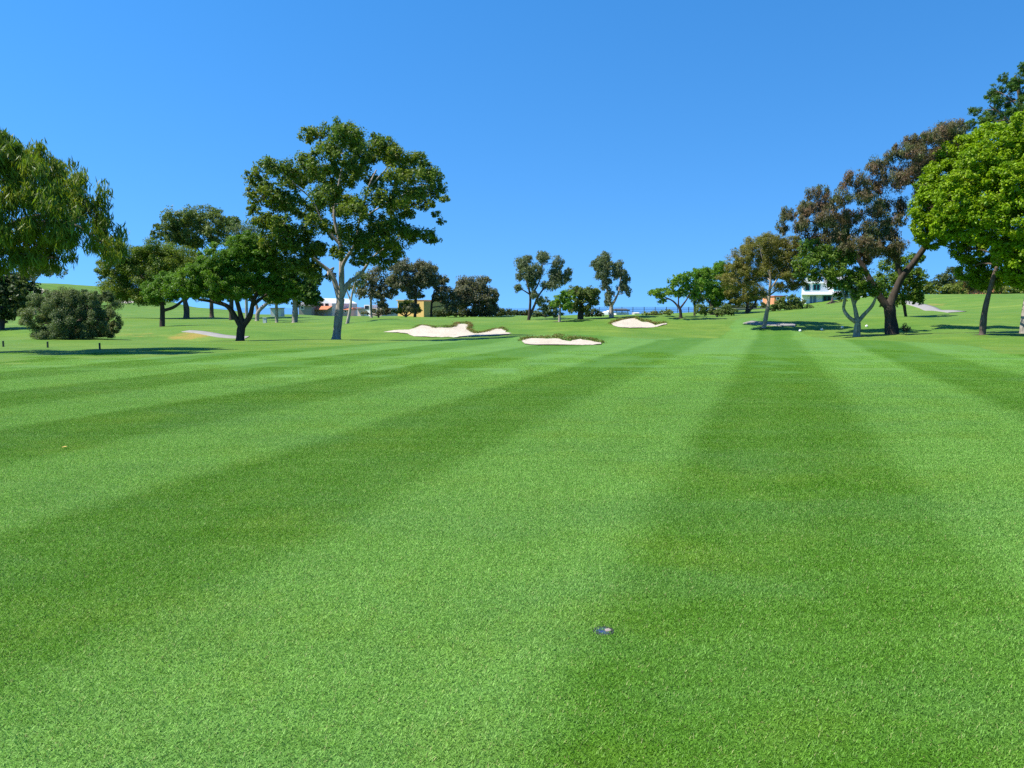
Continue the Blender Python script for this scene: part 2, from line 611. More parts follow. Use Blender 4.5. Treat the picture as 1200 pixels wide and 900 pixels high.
def tube(paths, mat, name, parent, sides=9, seed=0):
    """paths: list of (points (n,3), radii (n)) -> one mesh, in the parent's space"""
    rng = np.random.default_rng(seed)
    V, Fq = [], []
    k = 0
    for pts, rad in paths:
        pts, rad = np.asarray(pts, float), np.asarray(rad, float)
        n = len(pts)
        if n > 2:       # Catmull-Rom
            P = np.vstack([2 * pts[0] - pts[1], pts, 2 * pts[-1] - pts[-2]])
            q, rr = [], []
            for i in range(n - 1):
                for t in np.linspace(0, 1, 5)[:-1]:
                    a, b_, c, d = P[i], P[i + 1], P[i + 2], P[i + 3]
                    q.append(.5 * (2 * b_ + (c - a) * t + (2 * a - 5 * b_ + 4 * c - d) * t * t + (3 * b_ - a - 3 * c + d) * t ** 3))
                    rr.append(rad[i] + (rad[i + 1] - rad[i]) * t)
            q.append(pts[-1]); rr.append(rad[-1])
            pts, rad = np.array(q), np.array(rr)
            n = len(pts)
        tan = np.gradient(pts, axis=0)
        tan /= np.linalg.norm(tan, axis=1)[:, None] + 1e-9
        ref = np.array([0, 1., 0]) if abs(tan[0][1]) < .8 else np.array([1., 0, 0])
        ns = sides if rad.max() > .03 else 4
        ang = np.arange(ns) / ns * 2 * math.pi
        ph = rng.uniform(0, 6.28, 3)
        for i in range(n):
            s = np.cross(tan[i], ref); s /= np.linalg.norm(s) + 1e-9
            w = np.cross(s, tan[i])
            bul = 1 + .10 * np.sin(ang * 3 + ph[0] + i * .25) + .06 * np.sin(ang * 2 + ph[1] - i * .5) + .05 * np.sin(i * 1.3 + ph[2])
            V.append(pts[i] + (np.cos(ang)[:, None] * s + np.sin(ang)[:, None] * w) * (rad[i] * bul)[:, None])
        for i in range(n - 1):
            a = k + i * ns + np.arange(ns)
            b_ = k + i * ns + (np.arange(ns) + 1) % ns
            Fq.append(np.stack([a, b_, b_ + ns, a + ns], -1))
        k += n * ns
    me = mesh_from(name, np.concatenate(V), np.concatenate(Fq), 4, mat)
    return link(name, me, parent, smooth=True)


def leaves(P, out, leaf, mat, name, parent, rng, droop=0.0, aspect=.45, up=.45, var=.35):
    n = len(P)
    N = out * .55 + np.array([0, 0, up]) + rng.normal(0, .55, (n, 3))
    N /= np.linalg.norm(N, axis=1)[:, None] + 1e-9
    A = rng.normal(0, 1, (n, 3)) + np.array([0, 0, -3.0]) * droop
    A -= N * (A * N).sum(1)[:, None] * (1 - .6 * min(1, droop))
    A /= np.linalg.norm(A, axis=1)[:, None] + 1e-9
    S = np.cross(N, A)
    S /= np.linalg.norm(S, axis=1)[:, None] + 1e-9
    L = leaf * rng.uniform(1 - var, 1 + var, n)[:, None]
    W = L * aspect
    co = np.stack([P - A * L * .5, P + S * W * .5 + N * W * .12, P + A * L * .5, P - S * W * .5 + N * W * .12], 1).reshape(-1, 3)
    f = np.arange(n * 4)
    return link(name, mesh_from(name, co, f, 4, mat), parent)


def crown_points(blobs, rng, leaf, cover, lump, shell=.35, flat=.7, aspect=.45, ncf=1.0):
    """blobs: list of (centre(3), radii(3)); leaf positions in clumps through each blob's volume, and clump centres"""
    P, O, C = [], [], []
    for c, r in blobs:
        rm = (r[0] * r[1] * r[2]) ** (1 / 3)
        rc = max(lump * rm, leaf * .9)
        leaf_ = leaf
        ncl = int(max(4, 2.6 * ncf * (rm / rc) ** 2.1))
        d = rng.normal(0, 1, (ncl, 3)); d /= np.linalg.norm(d, axis=1)[:, None]
        rad = (shell + (1 - shell) * rng.random(ncl) ** .6)[:, None]
        cc = c + d * rad * r * .88
        area = math.pi * r[0] * r[2]
        ntot = max(24, 2.1 * cover * area / (leaf * leaf * aspect * .5))
        wgt = rng.uniform(.35, 1.6, ncl)
        cnt = np.maximum(3, (ntot * wgt / wgt.sum())).astype(int)
        for j in range(ncl):
            m = cnt[j]
            rj = rc * rng.uniform(.6, 1.35)
            q = rng.normal(0, 1, (m, 3)); q /= np.linalg.norm(q, axis=1)[:, None]
            q = q * (rng.random(m) ** .45)[:, None] * rj * np.array([1, 1, flat])
            P.append(cc[j] + q)
            o = q / rj * .8 + (cc[j] - c) / r * .6
            O.append(o / (np.linalg.norm(o, axis=1)[:, None] + 1e-6))
        C.append(cc)
    return np.concatenate(P), np.concatenate(O), C


def tree(name, label, cat, base, limbs, blobs, leafmat, bark, leaf=.16, cover=2.2, lump=.34, depth=.8, droop=0.0, aspect=.5,
         seed=1, group=None, d=None, twigs=.5, flat=.85, up=.45, trunk=True, crown='crown', shell=.35, grow=1.08, ncf=1.0):
    """limbs: polylines of (u, v, r_px[, dd]); blobs: (u, v, ru, rv[, dd]); all seen at the tree's own distance"""
    rng = np.random.default_rng(seed * 7919 + 13)
    b = ground(*base) if d is None else onground(base[0], d)
    Y = b[1]
    mpp = Y / F
    root = thing(name, label, cat, tuple(b), group)
    us = np.array([q[0] for q in blobs]); vs = np.array([q[1] for q in blobs])
    cu, cv = (us.min() + us.max()) / 2, (vs.min() + vs.max()) / 2
    Ru = max(8, (us.max() - us.min()) / 2 + 8); Rv = max(8, (vs.max() - vs.min()) / 2 + 8)
    BL = []
    for q in blobs:
        u, v, ru, rv = q[0], q[1], q[2] * grow, q[3] * grow
        rr = math.sqrt(max(0, 1 - ((u - cu) / Ru) ** 2 * .8 - ((v - cv) / Rv) ** 2 * .5))
        D = depth * min(Ru, Rv * 1.5) * rr * mpp
        if len(q) > 4:
            offs = [q[4]]
        elif D > 1.3 * ru * mpp:
            offs = [-D * rng.uniform(.4, .75), D * rng.uniform(.4, .75)]
        else:
            offs = [rng.uniform(-1, 1) * D * .4]
        for dd in offs:
            c = at(u, v, Y) + np.array([0, dd, 0])
            c[0] += rng.normal(0, .06) * ru * mpp
            BL.append((c - b, np.array([ru, max(ru, rv) * .9, rv]) * mpp))
    P, O, C = crown_points(BL, rng, leaf, cover, lump, shell, flat, aspect, ncf)
    zmin = .06
    keep = P[:, 2] + b[2] > H(P[:, 0] + b[0], P[:, 1] + b[1]) + zmin
    leaves(P[keep], O[keep], leaf, LEAF[leafmat], crown, root, rng, droop, aspect, up)
    if trunk and limbs:
        paths = []
        sk = []
        for li, l in enumerate(limbs):
            pts, rad = [], []
            for k, q in enumerate(l):
                dd = q[3] if len(q) > 3 else 0
                p = at(q[0], q[1], Y) + np.array([0, dd, 0]) - b
                pts.append(p); rad.append(q[2] * mpp)
            if li == 0:
                pts[0] = np.array([pts[0][0], 0, float(H(b[0] + pts[0][0], b[1])) - b[2] - .12])
                if len(pts) > 1:        # root flare
                    m_ = pts[0] * .82 + pts[1] * .18
                    pts.insert(1, m_); rad.insert(1, rad[0] * .92)
                    rad[0] *= 1.35
            else:
                s = np.array([q for q in sk])
                jj = np.argmin(np.linalg.norm(s[:, :3] - pts[0], axis=1))
                pts[0] = s[jj, :3]
                for k in range(1, len(pts)):
                    pts[k] = pts[k] + np.array([0, rng.normal(0, .25) * k * 5 * mpp, 0])
            paths.append((pts, rad))
            for k in range(len(pts) - 1):
                for t in (0, .33, .66):
                    sk.append([*(pts[k] + (pts[k + 1] - pts[k]) * t), rad[k] + (rad[k + 1] - rad[k]) * t])
            sk.append([*pts[-1], rad[-1]])
        top = len(limbs[0])
        for (c, r), cc in zip(BL, C):
            s = np.array(sk)
            dist = np.linalg.norm(s[:, :3] - c, axis=1) + 1.2 * np.maximum(0, s[:, 2] - c[2] + .3 * r[2])
            low = s[:, 2] < s[:, 2].max() * .33
            j = np.argmin(dist + low * 3 * r[0])
            p0, r0 = s[j, :3], s[j, 3]
            L_ = np.linalg.norm(c - p0)
            r1 = min(r0 * .6, .015 + L_ * .022)
            mid = (p0 + c) / 2 + rng.normal(0, .07, 3) * L_ + np.array([0, 0, .06 * L_])
            paths.append(([p0, mid, c], [r1, r1 * .75, r1 * .4]))
            sk.append([*mid, r1 * .7]); sk.append([*c, r1 * .4])
            for q in cc:
                if rng.random() < twigs:
                    o = c + (mid - c) * rng.uniform(0, .6)
                    m2 = (o + q) / 2 + rng.normal(0, .08, 3) * np.linalg.norm(q - o)
                    paths.append(([o, m2, q], [r1 * .38, r1 * .26, max(.006, r1 * .12)]))
        tube(paths, BARK[bark], 'trunk', root, seed=seed)
        SOIL.append((b[0], b[1], max(.55, limbs[0][0][2] * mpp * 2.6)))
    return root



# ------------------------------------------------------------------ the trees, left to right
tree('pepper_tree', 'drooping yellow-green tree cut by the left edge, above the round grey bush', 'tree', (-52, 415),
     [[(-60, 412, 13), (-56, 370, 11), (-50, 330, 9)], [(-50, 330, 7), (-20, 290, 5), (20, 262, 3.5), (60, 250, 2)], [(-55, 340, 7), (-45, 270, 5), (-20, 215, 3)], [(20, 262, 3), (80, 262, 2.2), (118, 283, 1.2)], [(-20, 290, 4), (30, 300, 2.4), (62, 302, 1.2)]],
     [(10, 188, 30, 24), (42, 198, 26, 24), (-25, 185, 40, 35), (20, 232, 36, 26), (62, 236, 22, 20), (92, 243, 18, 16), (106, 268, 20, 16), (124, 285, 12, 13), (78, 272, 22, 16),
      (38, 275, 28, 18), (0, 280, 36, 26), (46, 300, 18, 12), (98, 290, 13, 11), (14, 306, 26, 12), (-50, 240, 40, 45), (-60, 300, 40, 26), (130, 300, 7, 9), (70, 208, 12, 10), (20, 172, 14, 10), (100, 222, 9, 9)],
     'pepper', 'brown', leaf=.30, cover=1.7, lump=.30, droop=.85, aspect=.14, seed=1, d=27.5, twigs=.6, flat=1.2, shell=.5)

tree('round_tree', 'dark dense tree behind the drooping tree at the left edge', 'tree', (2, 386),
     [[(2, 386, 3.5), (3, 372, 3), (4, 358, 2.5)]],
     [(5, 352, 30, 22), (-22, 345, 30, 28), (24, 356, 14, 15), (10, 328, 24, 14), (-10, 330, 26, 18), (30, 342, 10, 12)], 'hedge', 'dark', leaf=.20, cover=2.6, seed=2)

tree('grey_gum_tree', 'thin far gum tree with pale stem seen under the drooping tree', 'tree', (40, 342),
     [[(40, 343, 1.4), (40, 330, 1.2), (41, 318, .9)], [(40, 332, .9), (46, 324, .6)], [(40, 334, .9), (34, 326, .6)]],
     [(35, 318, 10, 8), (50, 315, 12, 8), (62, 318, 10, 7), (42, 308, 14, 7), (30, 325, 6, 5)], 'grey', 'pale', leaf=.26, cover=1.6, seed=3, d=122)

tree('round_bush', 'big rounded grey-green bush standing on the lawn at left', 'bush', (85, 397),
     [[(85, 399, 4), (84, 385, 4), (80, 370, 3)], [(84, 385, 3), (100, 370, 2)], [(84, 388, 3), (62, 376, 2)]],
     [(58, 362, 19, 18), (84, 355, 20, 15), (110, 358, 18, 17), (122, 374, 13, 15), (92, 376, 26, 18), (60, 380, 20, 15), (44, 371, 11, 13), (106, 387, 20, 10), (75, 389, 18, 9), (128, 383, 8, 10), (48, 352, 10, 9), (98, 346, 10, 7), (68, 345, 10, 7), (116, 347, 10, 7), (84, 347, 22, 9), (84, 394, 30, 7), (58, 392, 14, 7), (112, 393, 14, 7)],
     'grey', 'brown', leaf=.062, cover=2.8, lump=.40, depth=.9, d=39.0, seed=4, twigs=.1, aspect=.5, shell=.85, flat=1.0, grow=.82, ncf=.8)

tree('broad_tree', 'broad spreading green tree above the low pine, behind the grey bush', 'tree', (218, 373),
     [[(218, 373, 3.6), (218.5, 362, 3), (216, 348, 2.6)], [(216, 350, 2), (195, 335, 1.4), (165, 325, .9)], [(217, 352, 2), (232, 335, 1.4)], [(190, 340, 1), (160, 342, .7), (138, 345, .5)]],
     [(127, 334, 17, 12), (148, 316, 20, 15), (168, 302, 22, 15), (192, 297, 20, 13), (160, 338, 22, 12), (185, 325, 24, 18), (212, 308, 24, 18), (235, 315, 22, 20), (140, 346, 14, 8), (128, 320, 8, 8), (178, 348, 18, 8), (150, 292, 8, 6)],
     'oak', 'brown', leaf=.20, cover=2.2, seed=5, grow=1.15, shell=.2)

tree('tall_gum_tree', 'tall olive-crowned tree rising behind the spreading green tree at left', 'tree', (248, 365),
     [[(248, 366, 2.4), (247, 335, 2.2), (246, 305, 1.8)], [(246, 320, 1.4), (228, 285, .9)], [(246, 312, 1.4), (256, 275, .9)], [(228, 285, .7), (208, 270, .5)]],
     [(200, 266, 15, 11), (220, 255, 18, 11), (243, 250, 18, 8), (262, 260, 14, 10), (232, 268, 22, 12), (206, 278, 14, 9), (252, 276, 18, 10), (186, 276, 6, 6), (225, 283, 16, 8), (272, 262, 8, 7)],
     'olive', 'brown', leaf=.30, cover=1.9, seed=6, d=108)

tree('twiggy_tree', 'grey twiggy half-bare tree between the tall olive crown and the big gum', 'tree', (290, 366),
     [[(289, 370, 1.8), (288, 330, 1.5), (287, 300, 1.1)], [(287, 306, .9), (296, 280, .6), (302, 264, .3)], [(287, 306, .9), (280, 282, .5), (276, 268, .3)], [(288, 300, .8), (288, 275, .5), (290, 260, .3)]],
     [(284, 270, 15, 9), (297, 274, 10, 8), (278, 284, 12, 7), (292, 286, 13, 8), (286, 300, 14, 10)], 'grey', 'pale', leaf=.18, cover=1.4, grow=1.3, seed=7, d=96, twigs=1.0)

tree('small_pine', 'small bright green pine with forked trunk, left of the larger spreading pine', 'pine tree', (190, 375.6),
     [[(190, 376, 3.2), (190.5, 364, 2.5), (189, 350, 1.6)], [(190.6, 366, 2.2), (203, 360, 1.7), (213, 352, 1.3), (222, 345, .9)]],
     [(177, 341, 12, 12), (190, 328, 15, 11), (196, 345, 12, 8), (209, 331, 14, 12), (226, 336, 11, 9), (181, 353, 9, 5), (222, 346, 8, 5)], 'pine', 'dark', leaf=.17, cover=2.3, lump=.3, aspect=.35, seed=8, d=61)

tree('dark_backing_tree', 'dark leafy tree directly behind the trunk of the spreading pine', 'tree', (271, 375),
     [[(271, 375, 2.8), (271, 360, 2.6), (272, 345, 2)]], [(268, 338, 18, 12), (284, 326, 18, 12), (262, 326, 14, 10), (276, 347, 14, 6)], 'pinedark', 'dark', leaf=.24, cover=2, seed=9)

tree('leaning_tree', 'leaning dark tree with a pale bent limb right of the spreading pine', 'tree', (301, 376),
     [[(301, 376, 2.6), (302.5, 366, 2.3), (309, 359, 2), (318, 352, 1.5)], [(302.5, 366, 1.8), (298, 350, 1.2)]],
     [(312, 338, 16, 10), (298, 330, 14, 12), (320, 346, 9, 5)], 'pinedark', 'grey', leaf=.22, cover=1.8, seed=10)

tree('spreading_pine', 'spreading flat-bottomed pine with dark forked trunk in the left group', 'pine tree', (281, 397.5),
     [[(281.5, 397.5, 5.6), (282.5, 388, 5), (284, 381, 4.8)],
      [(282, 383, 3.8), (276, 372, 3.2), (266, 359, 2.7), (250, 354, 2.1), (232, 351, 1.4)],
      [(283, 382, 3.4), (281, 365, 2.8), (275, 345, 2.2), (268, 325, 1.4)],
      [(285, 383, 3.6), (293, 370, 3), (299, 352, 2.4), (306, 330, 1.6)],
      [(296, 360, 2), (312, 345, 1.5), (330, 338, 1)]],
     [(218, 335, 14, 14), (233, 325, 18, 16), (250, 312, 20, 15), (268, 302, 20, 15), (288, 294, 20, 15), (306, 286, 16, 14), (240, 340, 20, 11), (268, 328, 22, 15), (296, 318, 24, 18), (316, 304, 16, 18), (288, 343, 18, 9),
      (258, 347, 14, 6), (322, 332, 16, 14), (340, 338, 14, 10), (326, 350, 12, 6)],
     'pine', 'dark', leaf=.12, cover=2.5, lump=.27, depth=.75, d=39.4, aspect=.32, seed=11, twigs=.4, flat=.7, grow=1.12)

tree('young_tree', 'thin pale-stemmed young tree with a small drooping yellow-green top', 'tree', (324.5, 378),
     [[(324.5, 378.5, 2), (324, 360, 1.7), (323, 340, 1.3)], [(323, 346, 1), (313, 332, .9)]],
     [(322, 343, 11, 6), (314, 350, 8, 6), (331, 350, 7, 7), (321, 353, 6, 5)], 'hedgelit', 'pale', leaf=.16, cover=1.8, seed=12, droop=.5, aspect=.3, twigs=.8)

tree('shade_tree', 'dark heavy-crowned tree with straight grey trunk left of the tallest tree', 'tree', (345, 378),
     [[(345, 378.5, 3.6), (346, 364, 3), (346, 348, 2.6)], [(346, 352, 2), (362, 335, 1.4)], [(346, 352, 2), (330, 335, 1.4)]],
     [(345, 342, 26, 16), (328, 332, 20, 16), (362, 346, 14, 10), (370, 352, 7, 6), (335, 316, 20, 16), (354, 322, 20, 18), (366, 332, 10, 10)], 'pinedark', 'grey', leaf=.22, cover=2.3, seed=13)

tree('tall_tree', 'tallest tree of the left half, wide airy crown on a pale many-limbed trunk', 'tree', (394, 397),
     [[(393.5, 397, 5.46), (397, 370, 4.68), (399.5, 350, 4.37)],
      [(398, 356, 3.28), (389, 323, 2.5), (374, 308, 1.87), (348, 286, 1.25), (330, 270, 0.78)],
      [(399, 350, 3.59), (400.5, 323, 2.96), (399, 288, 2.34), (392, 252, 1.72), (396, 215, 1.17), (405, 180, 0.62)],
      [(400, 352, 3.28), (408, 332, 2.5), (421, 322, 1.87), (437, 302, 1.25), (455, 288, 0.78)],
      [(401, 325, 2.34), (403, 308, 2.03), (417, 284, 1.56), (421, 258, 1.25), (434, 222, 1.01), (442, 200, 0.7)],
      [(399, 290, 1.72), (381, 265, 1.25), (366, 235, 0.86), (345, 215, 0.55)],
      [(421, 258, 1.09), (450, 240, 0.86), (485, 222, 0.62)], [(434, 222, 0.78), (460, 190, 0.55)]],
     [(376, 164, 20, 10), (406, 159, 22, 8), (420, 174, 26, 14), (452, 176, 22, 14), (470, 190, 18, 12), (493, 194, 15, 11), (506, 215, 16, 12), (519, 229, 8, 5), (335, 206, 22, 13), (306, 214, 12, 10),
      (365, 202, 26, 16), (400, 198, 26, 16), (475, 219, 24, 13), (324, 236, 20, 12), (350, 240, 24, 15), (395, 236, 24, 16), (462, 240, 28, 14), (494, 234, 15, 8), (320, 266, 20, 13), (344, 271, 20, 15),
      (356, 290, 18, 13), (472, 272, 24, 12), (501, 276, 15, 6), (452, 290, 22, 14), (424, 280, 22, 17), (432, 255, 24, 14), (438, 304, 15, 9), (376, 322, 10, 6), (384, 268, 16, 12), (430, 205, 14, 12), (410, 300, 12, 10), (515, 256, 6, 4), (368, 300, 14, 9, -.9), (380, 292, 12, 10, -1.2), (446, 272, 18, 12, -1), (330, 288, 18, 13), (345, 308, 18, 11), (318, 308, 12, 8), (362, 312, 12, 8), (305, 250, 9, 8)],
     'oak', 'grey', leaf=.135, cover=2.2, lump=.30, depth=.8, d=39.4, aspect=.5, seed=14, twigs=.75, grow=1.03, flat=1.0, shell=.2)

tree('bent_tree', 'thin pale leaning tree just right of the tallest trunk', 'tree', (407, 379),
     [[(406.5, 380, 2), (410, 364, 1.6), (412, 348, 1.3), (416, 332, .9)], [(411, 352, 1), (406, 340, .6)]],
     [(418, 330, 10, 7), (424, 322, 9, 7), (410, 336, 6, 5)], 'grey', 'pale', leaf=.18, cover=1.3, seed=15, twigs=.8)

tree('pale_gum_tree', 'slender pale-trunked gum tree in front of the pink house beside the tallest tree', 'tree', (435, 367),
     [[(435, 368, 1.6), (434.5, 348, 1.4), (436, 322, 1)], [(435, 345, .9), (446, 330, .6)], [(435, 350, .8), (425, 340, .5)]],
     [(430, 328, 12, 11), (446, 324, 12, 13), (440, 343, 9, 8), (424, 342, 8, 7), (456, 340, 9, 11), (448, 355, 6, 7)], 'dusk', 'pale', leaf=.30, cover=1.6, seed=16, d=112, droop=.3, grow=1.15)

tree('dusky_tree', 'dusky tree standing before the yellow building, with round high crown', 'tree', (487, 368),
     [[(486, 369, 1.9), (487, 355, 1.6), (488, 340, 1.3)], [(487, 350, 1), (474, 335, .7)], [(488, 346, 1), (502, 330, .7)]],
     [(468, 318, 11, 11), (484, 311, 15, 7), (500, 316, 12, 9), (495, 328, 14, 9), (476, 332, 12, 9), (510, 328, 7, 7), (486, 345, 9, 6), (460, 330, 7, 6), (484, 361, 8, 5)], 'dusk', 'dark', leaf=.26, cover=2.1, seed=17, grow=1.2, d=108)

tree('slim_dusky_tree', 'slim dusky tree between the yellow building and the dense round tree', 'tree', (507, 369),
     [[(505, 369, 1.4), (506, 355, 1.2), (509, 340, .9)], [(506, 355, .9), (518, 345, .6)]],
     [(515, 337, 9, 8), (523, 346, 11, 11), (512, 348, 6, 5), (527, 358, 10, 7), (519, 328, 6, 5)], 'dusk', 'dark', leaf=.26, cover=2.0, seed=18, grow=1.2, d=110)

tree('dense_round_tree', 'dense brown-grey dome-shaped tree left of the sea view', 'tree', (556, 370),
     [[(556, 371, 2.6), (556, 360, 2.4), (556, 345, 2)]],
     [(550, 333, 17, 10), (565, 333, 14, 10), (558, 348, 22, 13), (545, 345, 14, 13), (574, 350, 10, 13), (538, 352, 10, 12), (556, 362, 24, 7), (577, 362, 7, 7)], 'dusk', 'dark', leaf=.28, cover=2.6, seed=19, d=114, shell=.55)

tree('gum_tree', 'grey-green gum tree with two dark leaning stems, left of the two centre gums', 'gum tree', (620, 375),
     [[(619.5, 375.5, 1.9), (621, 360, 1.6), (621, 345, 1.3), (616, 325, .9)], [(620, 372, 1.6), (627, 356, 1.3), (632, 345, 1.1), (645, 328, .8)], [(622, 350, 1), (632, 330, .8), (636, 310, .5)], [(621, 346, .9), (610, 338, .5)]],
     [(614, 307, 11, 8), (618, 321, 9, 8), (607, 338, 5, 5), (628, 318, 9, 10), (637, 302, 10, 7), (653, 308, 7, 9), (651, 322, 9, 9), (660, 326, 8, 7), (645, 334, 12, 6), (666, 319, 5, 5), (626, 345, 5, 6), (612, 314, 7, 7), (624, 332, 7, 7), (608, 325, 4, 5), (632, 352, 5, 5)],
     'euc', 'dark', leaf=.17, cover=1.6, lump=.34, droop=.4, aspect=.35, seed=20, twigs=.6, flat=1.1)

tree('low_tree', 'small yellow-green tree on a short pale stem beside the left centre gum', 'tree', (655.5, 377),
     [[(655.5, 377.5, 1.7), (656, 367, 1.4), (657, 356, 1)]],
     [(658, 349, 10, 8), (666, 345, 8, 7), (651, 356, 6, 5), (663, 357, 8, 6)], 'green', 'pale', leaf=.15, cover=2, seed=21)

tree('squat_tree', 'squat tree with a dark stub of trunk right of the small yellow-green tree', 'tree', (680, 374),
     [[(680, 374.5, 4), (680, 366, 3.4), (681, 357, 2.4)], [(681, 358, 1.6), (692, 346, 1)], [(681, 358, 1.6), (672, 346, 1)]],
     [(680, 351, 13, 10), (690, 344, 11, 8), (675, 341, 9, 7), (696, 352, 7, 7), (672, 360, 8, 6), (688, 361, 8, 5), (698, 342, 4, 5)], 'olive', 'dark', leaf=.16, cover=2, seed=22)

tree('split_gum_tree', 'gum tree with crown split in two plumes beside the far bunker', 'gum tree', (717, 372),
     [[(716.5, 372.5, 3.2), (716.5, 363, 2.6), (716.5, 357, 2)], [(716.5, 359, 1.6), (713, 346, 1.3), (709, 330, 1), (704, 314, .6)], [(717, 359, 1.6), (722, 349, 1.2), (726, 338, .9), (728, 322, .6)]],
     [(701, 310, 8, 7), (708, 302, 8, 6), (712, 312, 6, 8), (705, 321, 8, 8), (710, 333, 6, 8), (714, 346, 5, 6), (725, 310, 4, 6), (721, 321, 4, 8), (732, 328, 5, 8), (730, 337, 6, 6), (727, 320, 5, 6), (736, 343, 2.5, 4), (696, 309, 4, 4), (712, 355, 4, 5)],
     'euc', 'pale', leaf=.15, cover=1.8, lump=.36, droop=.4, aspect=.35, seed=23, twigs=.5, flat=1.1)

tree('open_tree', 'open light-leaved tree with dark forked stem, first of the right-hand group', 'tree', (798, 372.5),
     [[(798, 373, 2.1), (797, 364, 1.7), (795, 358, 1.4)], [(796.5, 361, 1.2), (789, 353, .9), (776, 347, .6)], [(797, 361, 1.2), (804, 352, .9), (810, 342, .6)], [(796, 358, 1), (795, 345, .6)]],
     [(768, 342, 7, 5), (775, 350, 4, 6), (784, 340, 7, 7), (790, 330, 8, 6), (800, 324, 10, 5), (806, 334, 9, 8), (795, 344, 9, 5), (813, 344, 7, 7), (819, 334, 5, 7), (772, 346, 5, 4)], 'green', 'dark', leaf=.17, cover=1.5, seed=24, twigs=.7)

tree('slim_tree', 'slim dark-stemmed tree right behind the open light-leaved tree', 'tree', (814, 370),
     [[(814, 370.5, 1.4), (814, 358, 1.2), (815, 345, .9)]], [(815, 350, 7, 8), (818, 338, 7, 8), (822, 350, 6, 7)], 'olive', 'dark', leaf=.18, cover=1.8, seed=25)

tree('leafy_tree', 'dense dark green tree between the open tree and the brown feathery tree', 'tree', (834, 369),
     [[(834, 369.5, 2.8), (834, 360, 2.4), (834, 350, 1.8)], [(834, 356, 1.5), (846, 345, 1)], [(834, 356, 1.5), (822, 345, 1)]],
     [(818, 322, 8, 8), (828, 324, 11, 11), (842, 318, 9, 9), (850, 326, 8, 8), (832, 340, 13, 11), (848, 342, 11, 11), (840, 353, 13, 7), (843, 311, 7, 5), (822, 333, 8, 8)], 'green', 'dark', leaf=.20, cover=2.2, seed=26)

tree('brown_backing_tree', 'lower brown-green tree with two dark stems behind the feathery brown tree', 'tree', (875, 367),
     [[(875, 367, 2), (876, 357, 1.7), (875, 346, 1.2)], [(883.5, 367, 1.7), (884, 357, 1.4), (887, 346, 1)]],
     [(868, 344, 13, 9), (886, 344, 12, 9), (855, 341, 9, 9), (862, 352, 8, 5), (876, 350, 10, 6)], 'brown', 'dark', leaf=.18, cover=1.9, seed=27, droop=.2)

tree('feathery_tree', 'feathery brown-tinged tree on a thin leaning trunk with its shadow on the grass', 'tree', (895.5, 384),
     [[(895, 384.5, 3), (898, 370, 2.4), (900, 358, 2), (902, 340, 1.6), (903, 324, 1.2), (902, 305, .8)],
      [(900.5, 352, 1.3), (890, 335, 1), (875, 318, .7), (866, 302, .4)], [(902, 338, 1.2), (914, 322, .9), (924, 304, .5)], [(903, 326, 1), (895, 305, .7), (890, 288, .4)], [(901, 345, 1), (915, 338, .7), (932, 333, .4)], [(902, 308, .7), (908, 292, .5), (906, 282, .3)]],
     [(872, 298, 12, 10), (888, 285, 13, 8), (904, 282, 13, 7), (920, 286, 12, 8), (931, 296, 9, 10), (868, 316, 13, 9), (856, 328, 11, 8), (874, 332, 13, 8), (889, 314, 13, 10), (905, 300, 15, 11), (920, 311, 12, 10), (931, 322, 9, 9),
      (906, 322, 11, 8), (889, 345, 7, 5), (920, 336, 9, 6), (936, 333, 7, 5), (860, 310, 7, 6)],
     'brown', 'grey', leaf=.13, cover=1.5, lump=.34, grow=1.3, shell=.15, seed=28, twigs=1.0, aspect=.25)

tree('mossy_tree', 'tree with light mossy trunk splitting low into several stems, in front of the white house', 'tree', (1004, 394.5),
     [[(1004, 395, 4.6), (1004.5, 384, 3.8), (1005, 378, 3.5)], [(1004.5, 379, 2.6), (995, 372, 2.2), (989.5, 362, 1.8), (988.5, 350, 1.4), (984, 335, .9)], [(1005, 378, 2.6), (1001, 358, 1.9), (994, 340, 1.4), (984, 322, .8)],
      [(1006, 378, 2.6), (1013, 369, 2.2), (1021, 358, 1.7), (1024, 345, 1.1)], [(1002, 360, 1.6), (1006, 345, 1.2), (1003, 325, .7)], [(994, 342, 1), (975, 330, .7), (958, 318, .4)]],
     [(949, 287, 8, 8), (950, 305, 11, 10), (946, 320, 8, 8), (965, 298, 12, 10), (976, 316, 13, 9), (985, 333, 11, 7), (1000, 324, 13, 11), (1012, 338, 11, 8), (965, 322, 9, 7), (995, 345, 8, 6), (1022, 342, 7, 6), (985, 305, 12, 9)],
     'deep', 'moss', leaf=.14, cover=1.8, seed=29, twigs=.6, grow=1.25, shell=.2)

